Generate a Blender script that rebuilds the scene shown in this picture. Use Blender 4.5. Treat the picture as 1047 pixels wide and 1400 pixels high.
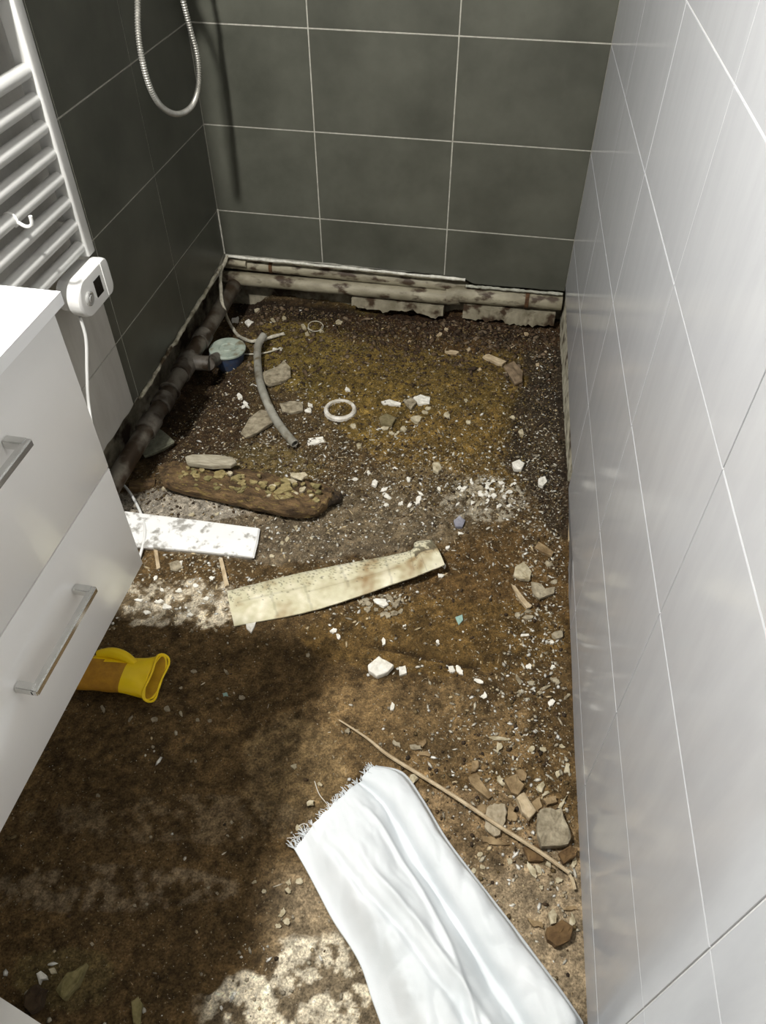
import bpy, bmesh, math, random
import numpy as np
from mathutils import Vector, Matrix, noise as mnoise
random.seed(7); RNG = np.random.RandomState(11)
for o in list(bpy.data.objects): bpy.data.objects.remove(o, do_unlink=True)
SC = bpy.context.scene
C = SC.collection

# ---------------------------------------------------------------- camera
FPX = 1041.6; CX, CY = 523.5, 700.0
R = np.array([[ .98301745, .18350911,-.00105222],[ .13147209,-.7082438,-.69361791],[-.12803043, .68170017,-.72034234]])
CAMZ = 1.6
cam_d = bpy.data.cameras.new('camera'); cam = bpy.data.objects.new('camera', cam_d); C.objects.link(cam)
cam_d.sensor_fit = 'VERTICAL'; cam_d.sensor_height = 36.0; cam_d.lens = FPX/1400*36; cam_d.clip_start = .01
cam.matrix_world = Matrix(((R[0,0],-R[1,0],-R[2,0],0),(R[0,1],-R[1,1],-R[2,1],0),(R[0,2],-R[1,2],-R[2,2],CAMZ),(0,0,0,1)))
SC.camera = cam
# the camera matrix above: rows of R are the right, down and forward axes
cam.matrix_world = Matrix(((R[0,0],-R[1,0],-R[2,0],0),(R[0,1],-R[1,1],-R[2,1],0),(R[0,2],-R[1,2],-R[2,2],CAMZ),(0,0,0,1)))
FWD = Vector(R[2]); 
if FWD.y < 0: pass

# ---------------------------------------------------------------- world, lights, exposure
w = bpy.data.worlds.new('world'); SC.world = w; w.use_nodes = True
w.node_tree.nodes['Background'].inputs[0].default_value = (.5,.5,.5,1); w.node_tree.nodes['Background'].inputs[1].default_value = .02
SC.view_settings.view_transform = 'Standard'; SC.view_settings.look = 'None'
SC.view_settings.gamma = 1; SC.view_settings.use_curve_mapping = False
SC.view_settings.exposure = 0.0
LAMP = Vector((-.925, .625, 2.20))
ld = bpy.data.lights.new('lamp_light', 'SPOT'); ld.energy = 215; ld.spot_size = math.radians(146); ld.spot_blend = .45; ld.shadow_soft_size = .045; ld.color = (1.0,.975,.93)
lo = bpy.data.objects.new('lamp_light', ld); C.objects.link(lo); lo.location = LAMP; lo.rotation_euler = Vector((.22,.28,-1)).to_track_quat('-Z','Y').to_euler()
cd = bpy.data.lights.new('ceiling_fill', 'AREA'); cd.shape = 'DISK'; cd.size = .28; cd.energy = 4.2; cd.color = (1.0,.97,.92)  # added fill light, lifts the left wall and the shadows
co = bpy.data.objects.new('ceiling_fill', cd); C.objects.link(co); co.location = (-.30, .62, 2.545)

# ---------------------------------------------------------------- projection helpers (pixel of a 1047x1400 frame -> point on a real surface)
def ray(px, py):
    v = R.T @ np.array([(px-CX)/FPX, (py-CY)/FPX, 1.0]); return v
def on(px, py, ax, val):
    d = ray(px, py); o = np.array([0,0,CAMZ]); return Vector(o + d*(val-o[ax])/d[ax])
def proj(x, y, z):
    p = np.stack([np.asarray(x,float), np.asarray(y,float), np.asarray(z,float)-CAMZ]); q = np.tensordot(R, p, axes=1)
    return CX+FPX*q[0]/q[2], CY+FPX*q[1]/q[2]

# ---------------------------------------------------------------- noise in numpy
class VN:
    def __init__(s, seed): s.t = np.random.RandomState(seed).rand(256,256)
    def __call__(s, x, y):
        xi = np.floor(x).astype(int); yi = np.floor(y).astype(int); fx = x-xi; fy = y-yi
        fx = fx*fx*(3-2*fx); fy = fy*fy*(3-2*fy); t = s.t
        a = t[xi&255, yi&255]; b = t[(xi+1)&255, yi&255]; c = t[xi&255,(yi+1)&255]; d = t[(xi+1)&255,(yi+1)&255]
        return (a*(1-fx)+b*fx)*(1-fy)+(c*(1-fx)+d*fx)*fy
VNC = {}
def fbm(seed, x, y, f, o=4):
    r = 0; a = .5; tot = 0
    if seed not in VNC: VNC[seed] = VN(seed)
    n = VNC[seed]
    for k in range(o):
        r = r + a*n(x*f+17.3*k, y*f+9.1*k); tot += a; a *= .5; f *= 2.03
    return r/tot
def G(x, y, cx, cy, sx, sy): return np.exp(-(((x-cx)/sx)**2+((y-cy)/sy)**2))
def sst(a, b, x):
    t = np.clip((x-a)/(b-a), 0, 1); return t*t*(3-2*t)

# ---------------------------------------------------------------- terrain height
def H(x, y):
    x = np.asarray(x, float); y = np.asarray(y, float)
    h = 0.0*x
    h += -.035*sst(-.5,.15,x)*sst(1.5,1.2,y)                     # falls a little towards the right wall
    h += .030*G(x, y, -.42, 2.12, .34, .22)                       # sand mound
    h += .016*G(x, y, .02, 1.95, .22, .20)
    h += -.055*sst(-.93,-1.04,x)*sst(.9,1.3,y)                    # trench beside the drain pipe
    h += -.030*G(x, y, -.98, 2.05, .12, .22)
    h += .018*sst(2.42,2.56,y)*sst(-.3,0,x)
    h += .012*G(x, y, .08, 2.32, .2, .1)
    rough = .35+.65*sst(1.0,1.7,y)+.5*G(x, y, .12,.55,.15,.3)
    h += rough*.022*(fbm(1,x,y,5.5,3)-.5)
    h += rough*.014*(fbm(2,x,y,22,3)-.5)
    h += rough*.0105*(fbm(3,x,y,75,3)-.5)+(.3+rough)*.0045*(fbm(4,x,y,170,2)-.5)
    # crack with a low step
    yc = 1.060+.016*(fbm(5,x,x*0,14,3)-.5)
    m = sst(-.27,-.18,x)*sst(.12,.0,x)
    h += m*(.010*sst(yc-.010,yc,y)-.018*np.exp(-((y-yc)/.005)**2))
    # thin crust of old screed under the sack
    return h
def at(px, py, dz=0.0):
    p = on(px, py, 2, 0.0)
    for _ in range(6): p = on(px, py, 2, float(H(p.x, p.y))+dz)
    return p

# ---------------------------------------------------------------- materials
def srgb(r, g, b):
    f = lambda c: (c/255)/12.92 if c/255 <= .04045 else ((c/255+.055)/1.055)**2.4
    return (f(r), f(g), f(b))
MATS = {}
def M(name, c1, c2=None, rough=.7, scale=12, bump=.0, bscale=120, bdist=.002, metal=0, spec=.4, stretch=(1,1,1), attr=False, trans=0, lo=.35, hi=.65, rand=0.0, coat=0, c3=None, s3=60, t3=(.62,.70)):
    if name in MATS: return MATS[name]
    m = bpy.data.materials.new(name); MATS[name] = m; m.use_nodes = True
    nt = m.node_tree; N = nt.nodes; L = nt.links; b = N['Principled BSDF']
    b.inputs['Roughness'].default_value = rough; b.inputs['Metallic'].default_value = metal
    b.inputs['Specular IOR Level'].default_value = spec; b.inputs['Transmission Weight'].default_value = trans
    b.inputs['Coat Weight'].default_value = coat
    g = N.new('ShaderNodeNewGeometry'); mp = N.new('ShaderNodeMapping'); mp.inputs['Scale'].default_value = stretch
    L.new(g.outputs['Position'], mp.inputs[0])
    n = N.new('ShaderNodeTexNoise'); n.inputs['Scale'].default_value = scale; n.inputs['Detail'].default_value = 7; n.inputs['Roughness'].default_value = .6
    L.new(mp.outputs[0], n.inputs['Vector'])
    rp = N.new('ShaderNodeValToRGB'); rp.color_ramp.elements[0].position = lo; rp.color_ramp.elements[1].position = hi
    if c2 is None: c2 = tuple(min(1,c*1.15) for c in c1)
    rp.color_ramp.elements[0].color = (*c1,1); rp.color_ramp.elements[1].color = (*c2,1)
    L.new(n.outputs[0], rp.inputs[0]); col = rp.outputs[0]
    def mix(kind, fac, a, bb):
        x = N.new('ShaderNodeMix'); x.data_type = 'RGBA'; x.blend_type = kind
        if isinstance(fac, float): x.inputs[0].default_value = fac
        else: L.new(fac, x.inputs[0])
        for i, v in ((6,a),(7,bb)):
            if isinstance(v, tuple): x.inputs[i].default_value = (*v,1)
            else: L.new(v, x.inputs[i])
        return x.outputs[2]
    if attr:
        a = N.new('ShaderNodeAttribute'); a.attribute_name = 'Col'
        col = mix('MULTIPLY', 1.0, a.outputs['Color'], col)
    if c3:
        n3 = N.new('ShaderNodeTexNoise'); n3.inputs['Scale'].default_value = s3; n3.inputs['Detail'].default_value = 5
        L.new(mp.outputs[0], n3.inputs['Vector'])
        r3 = N.new('ShaderNodeValToRGB'); r3.color_ramp.elements[0].position, r3.color_ramp.elements[1].position = t3
        L.new(n3.outputs[0], r3.inputs[0]); col = mix('MIX', r3.outputs[0], col, c3)
    if rand:
        oi = N.new('ShaderNodeObjectInfo'); mr = N.new('ShaderNodeMapRange'); mr.inputs[3].default_value = 1-rand; mr.inputs[4].default_value = 1+rand
        L.new(oi.outputs['Random'], mr.inputs[0]); col = mix('MULTIPLY', 1.0, col, mr.outputs[0])
    L.new(col, b.inputs['Base Color'])
    if bump:
        nb = N.new('ShaderNodeTexNoise'); nb.inputs['Scale'].default_value = bscale; nb.inputs['Detail'].default_value = 6
        L.new(mp.outputs[0], nb.inputs['Vector'])
        bp = N.new('ShaderNodeBump'); bp.inputs['Strength'].default_value = bump; bp.inputs['Distance'].default_value = bdist
        L.new(nb.outputs[0], bp.inputs['Height']); L.new(bp.outputs[0], b.inputs['Normal'])
    return m
def emit(name, c, s):
    m = bpy.data.materials.new(name); m.use_nodes = True; b = m.node_tree.nodes['Principled BSDF']
    b.inputs['Base Color'].default_value = (*c,1); b.inputs['Emission Color'].default_value = (*c,1); b.inputs['Emission Strength'].default_value = s; return m

dark_tile = M('dark_tile', (.058,.060,.047), (.100,.102,.082), rough=.38, scale=5, lo=.3, hi=.7, bump=.08, bscale=40, bdist=.001, spec=.45, rand=.06, stretch=(1,1,1.0))
pale_tile = M('pale_tile', (.39,.40,.42), (.425,.435,.455), rough=.14, scale=9, lo=.3, hi=.7, bump=.03, bscale=30, bdist=.001, spec=.5, rand=.02, stretch=(3,3,.6))
left_tile = M('left_pale_tile', (.42,.41,.38), (.49,.48,.45), rough=.28, scale=9, spec=.5, rand=.02, stretch=(3,3,.6))
grout_d = M('grout_on_dark', (.32,.31,.27), (.46,.45,.39), rough=.85, scale=60)
grout_p = M('grout_on_pale', (.50,.51,.51), (.60,.60,.60), rough=.85, scale=60)
plaster = M('rough_plaster', (.30,.28,.20), (.60,.57,.46), rough=.95, scale=25, bump=.8, bscale=90, bdist=.004, c3=(.06,.04,.02), s3=18, t3=(.52,.66))
concrete = M('stained_concrete', (.10,.085,.055), (.34,.31,.23), rough=.95, scale=14, bump=.7, bscale=60, bdist=.004, c3=(.03,.018,.01), s3=9, t3=(.5,.62))
paint = M('white_paint', (.74,.73,.70), (.78,.77,.74), rough=.8, scale=5)
sealant = M('old_sealant', (.50,.49,.42), (.72,.71,.64), rough=.7, scale=70, bump=.5, bscale=150, bdist=.002)
lacquer = M('white_lacquer', (.80,.785,.755), (.83,.815,.785), rough=.20, scale=2, spec=.5, coat=.3)
ceramic = M('white_ceramic', (.82,.82,.81), (.84,.84,.83), rough=.12, scale=3, spec=.5)
enamel = M('white_enamel', (.55,.55,.53), (.58,.58,.56), rough=.34, scale=3, spec=.5)
plast = M('white_plastic', (.74,.74,.72), (.77,.77,.75), rough=.3, scale=3)
chrome = M('chrome', (.62,.62,.60), (.75,.75,.73), rough=.16, metal=1, scale=30)
steelhose = M('steel_hose', (.36,.355,.32), (.50,.49,.45), rough=.42, metal=.6, scale=40)
screenm = M('dark_screen', (.015,.014,.012), rough=.15)
pvc = M('cream_pipe', (.17,.15,.10), (.36,.33,.24), rough=.6, scale=7, bump=.5, bscale=90, bdist=.002, c3=(.055,.035,.02), s3=15, t3=(.51,.62), stretch=(1,2,2))
pvc_d = M('grey_drain_pipe', (.065,.055,.042), (.17,.155,.125), rough=.5, scale=9, bump=.35, bscale=60, bdist=.002, c3=(.035,.022,.012), s3=14, t3=(.44,.58))
pvc_c = M('grey_coupling', (.06,.05,.04), (.16,.145,.12), rough=.55, scale=14, bump=.3, c3=(.03,.02,.012), s3=22, t3=(.46,.6))
rust = M('rusty_band', (.045,.022,.010), (.12,.06,.025), rough=.9, scale=60, bump=.5)
hosem = M('grey_rubber_hose', (.20,.19,.155), (.36,.35,.30), rough=.55, scale=18, c3=(.12,.09,.05), s3=25, t3=(.52,.7))
bore = M('dark_bore', (.03,.025,.018), rough=.9)
bluep = M('blue_plastic', (.035,.055,.11), (.065,.095,.17), rough=.4, scale=25, c3=(.10,.085,.06), s3=30, t3=(.55,.7))
lidm = M('dusty_green_lid', (.25,.30,.25), (.40,.45,.38), rough=.6, scale=25, c3=(.18,.16,.10), s3=30, t3=(.55,.7), bump=.3)
ringm = M('dirty_white_ring', (.40,.36,.28), (.75,.72,.66), rough=.5, scale=35)
cordm = M('dirty_cord', (.36,.33,.25), (.60,.57,.47), rough=.9, scale=80, bump=.8, bscale=300)
yellow = M('yellow_rubber', (.88,.60,.006), (.95,.68,.01), rough=.38, scale=12, bump=.2, bscale=120)
orange = M('orange_brown_rubber', (.33,.15,.01), (.48,.24,.015), rough=.6, scale=40, bump=.4, bscale=200)
inner = M('glove_lining', (.42,.22,.01), (.6,.34,.01), rough=.7, scale=30)
sackm = M('white_woven_sack', (.66,.70,.72), (.73,.76,.78), rough=.62, scale=6, bump=.35, bscale=520, bdist=.0008, spec=.25)
threadm = M('pale_threads', (.55,.50,.40), (.75,.72,.66), rough=.8)
whitep = M('white_plaster_chip', (.62,.60,.52), (.84,.81,.74), rough=.9, scale=60, bump=.6, bscale=200)
creamp = M('cream_plaster_chip', (.30,.25,.15), (.56,.50,.36), rough=.9, scale=60, bump=.6, bscale=200)
greym = M('grey_mortar_chip', (.17,.14,.09), (.40,.35,.25), rough=.95, scale=50, bump=.8, bscale=180)
tealm = M('teal_chip', (.22,.36,.32), (.35,.5,.45), rough=.6)
bluec = M('blue_grey_chip', (.20,.20,.24), (.42,.42,.46), rough=.6)
wood = M('broken_wood', (.14,.09,.04), (.33,.24,.13), rough=.9, scale=30, bump=.8, bscale=120, stretch=(1,1,1))
palewood = M('pale_wood', (.36,.27,.16), (.55,.45,.30), rough=.8, scale=40, bump=.4, bscale=200)
clod = M('earth_clod', (.085,.048,.020), (.17,.105,.045), rough=1, scale=40, bump=.9, bscale=140)
rotten = M('rotten_wood', (.040,.023,.010), (.19,.12,.055), rough=.95, scale=14, bump=1, bscale=90, bdist=.006, stretch=(1,3,3), c3=(.22,.16,.05), s3=42, t3=(.58,.68))
lichen = M('yellow_flake', (.17,.13,.05), (.34,.28,.13), rough=.95, scale=60, bump=.6)
marble = M('scuffed_white_laminate', (.80,.80,.78), (.86,.86,.84), rough=.35, scale=10, c3=(.33,.32,.29), s3=38, t3=(.54,.66))
beige = M('cream_vinyl', (1,1,1), (.86,.84,.78), rough=.55, scale=30, attr=True, bump=.3, bscale=150, bdist=.0015)
dirt = M('earth', (.45,.43,.40), (1.55,1.53,1.48), rough=.92, scale=230, lo=.33, hi=.70, attr=True, bump=.8, bscale=330, bdist=.005, spec=.2, c3=(.30,.25,.16), s3=170, t3=(.655,.70))
crumb = M('crumbs', (.85,.85,.85), (1.1,1.1,1.1), rough=.9, scale=90, attr=True)
doorm = M('door_paint', (.70,.69,.66), rough=.5)
glassm = M('clear_plastic', (.85,.85,.83), rough=.1, trans=.6)

# ---------------------------------------------------------------- object helpers
def tag(o, label=None, cat=None, group=None, kind=None):
    if label: o['label'] = label
    if cat: o['category'] = cat
    if group: o['group'] = group
    if kind: o['kind'] = kind
    return o
def link(name, me, parent=None):
    o = bpy.data.objects.new(name, me); C.objects.link(o)
    if parent is not None: o.parent = parent
    return o
def empty(name, label, cat, group=None):
    o = bpy.data.objects.new(name, None); C.objects.link(o); o.empty_display_size = .05; return tag(o, label, cat, group)
def pm(name, V, F, mat, parent=None, smooth=False, col=None):
    me = bpy.data.meshes.new(name); me.from_pydata([tuple(v) for v in V], [], [tuple(f) for f in F]); me.materials.append(mat)
    if smooth: me.polygons.foreach_set('use_smooth', [True]*len(me.polygons))
    if col is not None:
        ca = me.color_attributes.new('Col', 'FLOAT_COLOR', 'POINT'); ca.data.foreach_set('color', np.concatenate([np.asarray(col,float), np.ones((len(V),1))],1).ravel())
    bm = bmesh.new(); bm.from_mesh(me); bmesh.ops.recalc_face_normals(bm, faces=bm.faces); bm.to_mesh(me); bm.free()
    return link(name, me, parent)
def fin(name, bm, mat, parent=None, smooth=False):
    me = bpy.data.meshes.new(name); bmesh.ops.recalc_face_normals(bm, faces=bm.faces); bm.to_mesh(me); bm.free(); me.materials.append(mat)
    if smooth:
        me.polygons.foreach_set('use_smooth', [True]*len(me.polygons))
        try: me.set_sharp_from_angle(angle=math.radians(40))
        except Exception: pass
    return link(name, me, parent)
def box(name, a, b, mat, parent=None, bev=.0, seg=2):
    bm = bmesh.new(); bmesh.ops.create_cube(bm, size=1)
    for v in bm.verts: v.co = Vector(((a[i]+b[i])/2+v.co[i]*(b[i]-a[i]) for i in range(3)))
    if bev: bmesh.ops.bevel(bm, geom=bm.edges[:], offset=bev, segments=seg, affect='EDGES', profile=.5)
    return fin(name, bm, mat, parent, smooth=bool(bev))
def tube_geo(pts, rad, n=12, cap=True, inner=None):
    pts = [Vector(p) for p in pts]; m = len(pts); V = []; F = []
    up = Vector((0,0,1)); prev = None
    for i, p in enumerate(pts):
        t = (pts[min(i+1,m-1)]-pts[max(i-1,0)]).normalized()
        if prev is None:
            a = t.cross(up); a = a if a.length > .1 else t.cross(Vector((1,0,0))); a.normalize()
        else: a = (prev-t*prev.dot(t)).normalized()
        prev = a; b = t.cross(a); r = rad(i/(m-1)) if callable(rad) else rad
        for k in range(n):
            q = 2*math.pi*k/n; V.append(p+(a*math.cos(q)+b*math.sin(q))*r)
    for i in range(m-1):
        for k in range(n): F.append((i*n+k, i*n+(k+1)%n, (i+1)*n+(k+1)%n, (i+1)*n+k))
    if cap: F.append(tuple(range(n))); F.append(tuple((m-1)*n+k for k in range(n)))
    return V, F
def spline(P, n=8):
    P = [Vector(p) for p in P]; out = []
    for i in range(len(P)-1):
        p0 = P[max(i-1,0)]; p1 = P[i]; p2 = P[i+1]; p3 = P[min(i+2,len(P)-1)]
        for k in range(n):
            t = k/n; out.append(.5*((2*p1)+(p2-p0)*t+(2*p0-5*p1+4*p2-p3)*t*t+(3*p1-p0-3*p2+p3)*t**3))
    out.append(P[-1]); return out
def tube(name, pts, rad, mat, parent=None, n=12, cap=True):
    V, F = tube_geo(pts, rad, n, cap)
    o = pm(name, V, F, mat, parent, smooth=True)
    try: o.data.set_sharp_from_angle(angle=math.radians(50))
    except Exception: pass
    return o
def lathe(name, prof, loc, mat, parent=None, n=40, axis=None, jit=0):
    V = []; F = []; m = len(prof)
    for (r, z) in prof:
        for k in range(n):
            q = 2*math.pi*k/n; V.append(Vector((r*math.cos(q), r*math.sin(q), z)))
    for i in range(m-1):
        for k in range(n): F.append((i*n+k, i*n+(k+1)%n, (i+1)*n+(k+1)%n, (i+1)*n+k))
    F.append(tuple(range(n))); F.append(tuple((m-1)*n+k for k in range(n)))
    Q = Vector((0,0,1)).rotation_difference(Vector(axis)) if axis else None
    V = [(Q@v if Q else v)+Vector(loc)+Vector([random.uniform(-jit,jit) for _ in range(3)]) for v in V]
    o = pm(name, V, F, mat, parent, smooth=True)
    try: o.data.set_sharp_from_angle(angle=math.radians(35))
    except Exception: pass
    return o

# ---------------------------------------------------------------- SETTING: floor
nx, ny = 430, 940
X0, X1, Y0, Y1 = -1.22, .42, -.92, 2.68
xs = np.linspace(X0, X1, nx); ys = np.linspace(Y0, Y1, ny)
gx, gy = np.meshgrid(xs, ys, indexing='ij')
hz = H(gx, gy)
px, py = proj(gx, gy, hz)
vis = (gy > .1)
px = np.where(vis, px, -999); py = np.where(vis, py, 1500)
A = lambda *c: np.array(c)
col = np.zeros((nx, ny, 3)) + A(.105,.067,.028)
def blend(mask, c):
    global col
    m = np.clip(mask,0,1)[...,None]; col = col*(1-m)+A(*c)*m
nz = fbm(21, gx, gy, 6, 5); nz2 = fbm(22, gx, gy, 18, 5); nz3 = fbm(23, gx, gy, 55, 4)
def PG(cx, cy, sx, sy, amp=1.6, k=.0): # soft patch with a ragged rim
    return sst(.33,.50, G(px, py, cx, cy, sx, sy)*amp*(.10+1.0*nz2+.75*nz3))
blend(sst(760,560,py), (.085,.058,.027))                       # damp earth at the far end
blend(PG(470,480,110,60)*.95, (.165,.118,.030))                # ochre sand
blend(PG(600,540,140,75)*.9, (.150,.100,.026))
blend(PG(650,620,110,55)*.8, (.165,.105,.030))
blend(PG(330,640,90,30)*.5, (.13,.10,.035))
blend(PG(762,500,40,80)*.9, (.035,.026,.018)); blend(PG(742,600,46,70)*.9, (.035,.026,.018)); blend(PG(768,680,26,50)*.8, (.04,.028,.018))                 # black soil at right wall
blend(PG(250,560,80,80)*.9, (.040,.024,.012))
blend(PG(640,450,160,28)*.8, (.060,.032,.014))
blend(PG(390,425,90,14)*.8, (.045,.028,.014)); blend(sst(16,4,np.abs(py-(418+.105*(px-330))+14*(nz2-.5)))*sst(760,700,px)*sst(310,330,px)*.9, (.020,.012,.007)); blend(PG(560,445,110,14)*.8, (.035,.018,.009))  # near-black band: shade of the gap below the back pipes, painted in
blend(PG(400,720,190,45)*.8, (.155,.125,.085))                 # grey dust
blend(PG(560,690,110,45)*.6, (.13,.10,.06))
blend(PG(250,690,80,22)*.9, (.33,.30,.25))
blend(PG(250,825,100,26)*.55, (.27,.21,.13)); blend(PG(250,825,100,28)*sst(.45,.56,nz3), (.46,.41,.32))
blend(PG(660,682,52,26)*.55*sst(.45,.6,nz3), (.36,.34,.28))
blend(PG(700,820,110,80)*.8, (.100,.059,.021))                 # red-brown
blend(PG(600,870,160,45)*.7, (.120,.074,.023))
blend(PG(560,1000,150,60)*.55, (.20,.135,.065))  # paler dry soil round the sack, with lamplight painted into its colour
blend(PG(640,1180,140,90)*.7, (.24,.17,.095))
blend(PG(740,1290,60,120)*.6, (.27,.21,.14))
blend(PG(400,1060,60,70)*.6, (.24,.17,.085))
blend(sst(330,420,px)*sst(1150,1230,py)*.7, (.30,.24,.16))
blend(np.exp(-((gy-1.060-.016*(fbm(5,gx,gx*0,14,3)-.5))/.004)**2)*sst(-.27,-.2,gx)*sst(.06,.0,gx)*.8, (.02,.012,.006))
# bare screed, whitish, at the front of the hole
sc = sst(530,505,px+30*(nz3-.5))*sst(0,9, (px-300)*.55+(py-1345)*1.0+70*(nz2-.5)+60*(nz-.5))*sst(1270,1292,py+40*(nz2-.5))*sst(262,300,px+30*(nz3-.5))
blend(sc*.6, (.26,.21,.14)); blend(sc*sst(.43,.475,nz2*.55+nz3*.45), (.62,.56,.44))
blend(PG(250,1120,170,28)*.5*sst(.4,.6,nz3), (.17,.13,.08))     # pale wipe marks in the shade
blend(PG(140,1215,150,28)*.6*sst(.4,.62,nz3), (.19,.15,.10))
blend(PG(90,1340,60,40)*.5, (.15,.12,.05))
# grain
nz4 = fbm(24, gx, gy, 130, 3); g3 = (.30+1.4*nz3)*(.50+1.0*nz2)*(.35+1.3*nz4)
col = col*g3[...,None]
# fine pale dust flecks
fl = (RNG.rand(nx,ny) < .012+.05*G(px,py,640,690,130,60)+.04*G(px,py,740,620,50,200)+.03*G(px,py,420,640,160,60))
col[fl & (py<860)] = col[fl & (py<860)]*.5+A(.42,.38,.30)*.5
col = np.clip(col, .004, .9)
idx = np.arange(nx*ny).reshape(nx,ny)
F = np.stack([idx[:-1,:-1], idx[1:,:-1], idx[1:,1:], idx[:-1,1:]], -1).reshape(-1,4)
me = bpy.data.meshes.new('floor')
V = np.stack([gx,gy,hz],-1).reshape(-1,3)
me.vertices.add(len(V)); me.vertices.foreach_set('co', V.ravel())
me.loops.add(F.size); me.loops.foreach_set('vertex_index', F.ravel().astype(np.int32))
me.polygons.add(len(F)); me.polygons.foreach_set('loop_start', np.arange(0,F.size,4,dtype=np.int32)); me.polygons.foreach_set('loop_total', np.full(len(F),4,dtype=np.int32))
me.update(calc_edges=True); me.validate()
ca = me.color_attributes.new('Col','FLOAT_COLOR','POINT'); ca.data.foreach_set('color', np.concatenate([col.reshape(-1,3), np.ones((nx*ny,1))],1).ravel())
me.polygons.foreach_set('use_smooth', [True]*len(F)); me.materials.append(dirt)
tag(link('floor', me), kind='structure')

# ---------------------------------------------------------------- SETTING: walls
YB = 2.56; XL = -1.093
def xr(y): return .189-.055*(y-YB)
TOP = 2.6
ROWS = [.365,.66,.957,1.257,1.557,1.857,2.157,2.457,TOP]
RROWS = [-.245,.055,.355,.655,.955,1.255,1.555,1.855,2.155,2.455,TOP]
def wall_slab(name, P, Q, z0, z1, th, mat):                 # vertical slab, room side on P-Q, thickness away from the room
    P = Vector(P); Q = Vector(Q); d = (Q-P).normalized(); n = Vector((-d.y, d.x))*th
    pts = [P, Q, Q+n, P+n]; V = [(p.x,p.y,z0) for p in pts]+[(p.x,p.y,z1) for p in pts]
    return tag(pm(name, V, [(0,1,2,3),(4,5,6,7),(0,1,5,4),(1,2,6,5),(2,3,7,6),(3,0,4,7)], mat), kind='structure')
TT = .0085
def tile_mesh(poly, ch=.0007):
    # poly in (u,v), thickness along w (out of the wall); back at 0, face at TT with a small chamfer
    n = len(poly); c = Vector((sum(p[0] for p in poly)/n, sum(p[1] for p in poly)/n))
    V = [(p[0],p[1],0) for p in poly]+[(p[0],p[1],TT-ch) for p in poly]
    ins = []
    for i in range(n):
        a = Vector(poly[i-1]); p = Vector(poly[i]); b = Vector(poly[(i+1)%n])
        e1 = (p-a).normalized(); e2 = (b-p).normalized(); n1 = Vector((-e1.y,e1.x)); n2 = Vector((-e2.y,e2.x)); m = (n1+n2)
        m = m/max(.5,m.length**2/2) if m.length > 1e-6 else n1
        ins.append(p+m*ch)
    V += [(p.x,p.y,TT) for p in ins]
    F = [tuple(reversed(range(n))), tuple(2*n+i for i in range(n))]
    for i in range(n):
        j = (i+1)%n; F += [(i,j,n+j,n+i),(n+i,n+j,2*n+j,2*n+i)]
    me = bpy.data.meshes.new('tile'); me.from_pydata(V,[],F)
    return me
def tile_wall(parent, O, d, cols, rows, bottom, mat_of, gap=.0028):
    # O origin (x,y) on the backing face, d unit vector along the wall (u), normal = into room
    d = Vector(d).normalized(); cache = {}
    nrm = Vector((d.y,-d.x)) # right of d
    for i in range(len(cols)-1):
        u0, u1 = cols[i]+gap/2, cols[i+1]-gap/2
        for j in range(len(rows)-1):
            v0, v1 = rows[j]+gap/2, rows[j+1]-gap/2
            bb = [bottom(u0+(u1-u0)*k/12) for k in range(13)]
            if max(bb) >= v1-.01 and min(bb) >= v1-.01: continue
            if max(bb) <= v0: poly = [(0,0),(u1-u0,0),(u1-u0,v1-v0),(0,v1-v0)]; key = (round(u1-u0,4), round(v1-v0,4), mat_of(i,j).name)
            else:
                key = None; poly = []
                for k in range(13):
                    u = (u1-u0)*k/12; jit = random.uniform(-.0015,.0015) if 0 < k < 12 else 0
                    poly.append((u, max(0, bb[k]-v0)+jit if bb[k] > v0 else 0))
                poly += [(u1-u0,v1-v0),(0,v1-v0)]
            if key and key in cache: me = cache[key]
            else:
                me = tile_mesh(poly); me.materials.append(mat_of(i,j))
                if key: cache[key] = me
            o = link('tile', me, parent)
            q = Vector(O)+d*u0; off = -.0068+random.uniform(-.0003,.0003)
            # matrix: u->d, v->z, w->nrm
            o.matrix_world = Matrix(((d.x,0,nrm.x,q.x+nrm.x*off),(d.y,0,nrm.y,q.y+nrm.y*off),(0,1,0,v0),(0,0,0,1)))
def lerp_tab(tab):
    xs_ = [a for a,b in tab]; ys_ = [b for a,b in tab]
    return lambda u: float(np.interp(u, xs_, ys_))
# back wall: u runs from left to right
wb = wall_slab('wall_back', (XL-.12,YB), (xr(YB)+.02,YB), .19, TOP, .10, grout_d)
bb_back = lerp_tab([(-1.2,.196),(-.71,.197),(-.246,.190),(-.172,.182),(-.168,.166),(.2,.171)])
tile_wall(wb, (XL,YB), (1,0), [0, .384, .842, 1.282], [.0]+ROWS, lambda u: bb_back(u+XL), lambda i,j: dark_tile, gap=.0042)
low_b = wall_slab('trim_1', (XL-.12,YB+.062), (xr(YB)+.02,YB+.062), -.12, .192, .05, concrete)
# left wall: u runs from the front to the back (so the normal points right)
wl = wall_slab('wall_left', (XL,-.92), (XL,YB+.02), .15, TOP, .10, grout_d)
cl = [-.9,-.57,-.12,.33,.78,1.23,1.682,1.722,2.135,2.555]
bb_left = lerp_tab([(-1,.12),(1.2,.14),(1.7,.150),(2.2,.150),(2.35,.165),(2.56,.20)])
tile_wall(wl, (XL,0), (0,1), cl, [.07]+ROWS, lambda u: bb_left(u)+.004*math.sin(u*60), lambda i,j: left_tile if i < 6 else dark_tile, gap=.0042)
low_l = wall_slab('trim_2', (XL-.085,-.92), (XL-.085,YB+.1), -.15, .152, .03, concrete)
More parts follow.
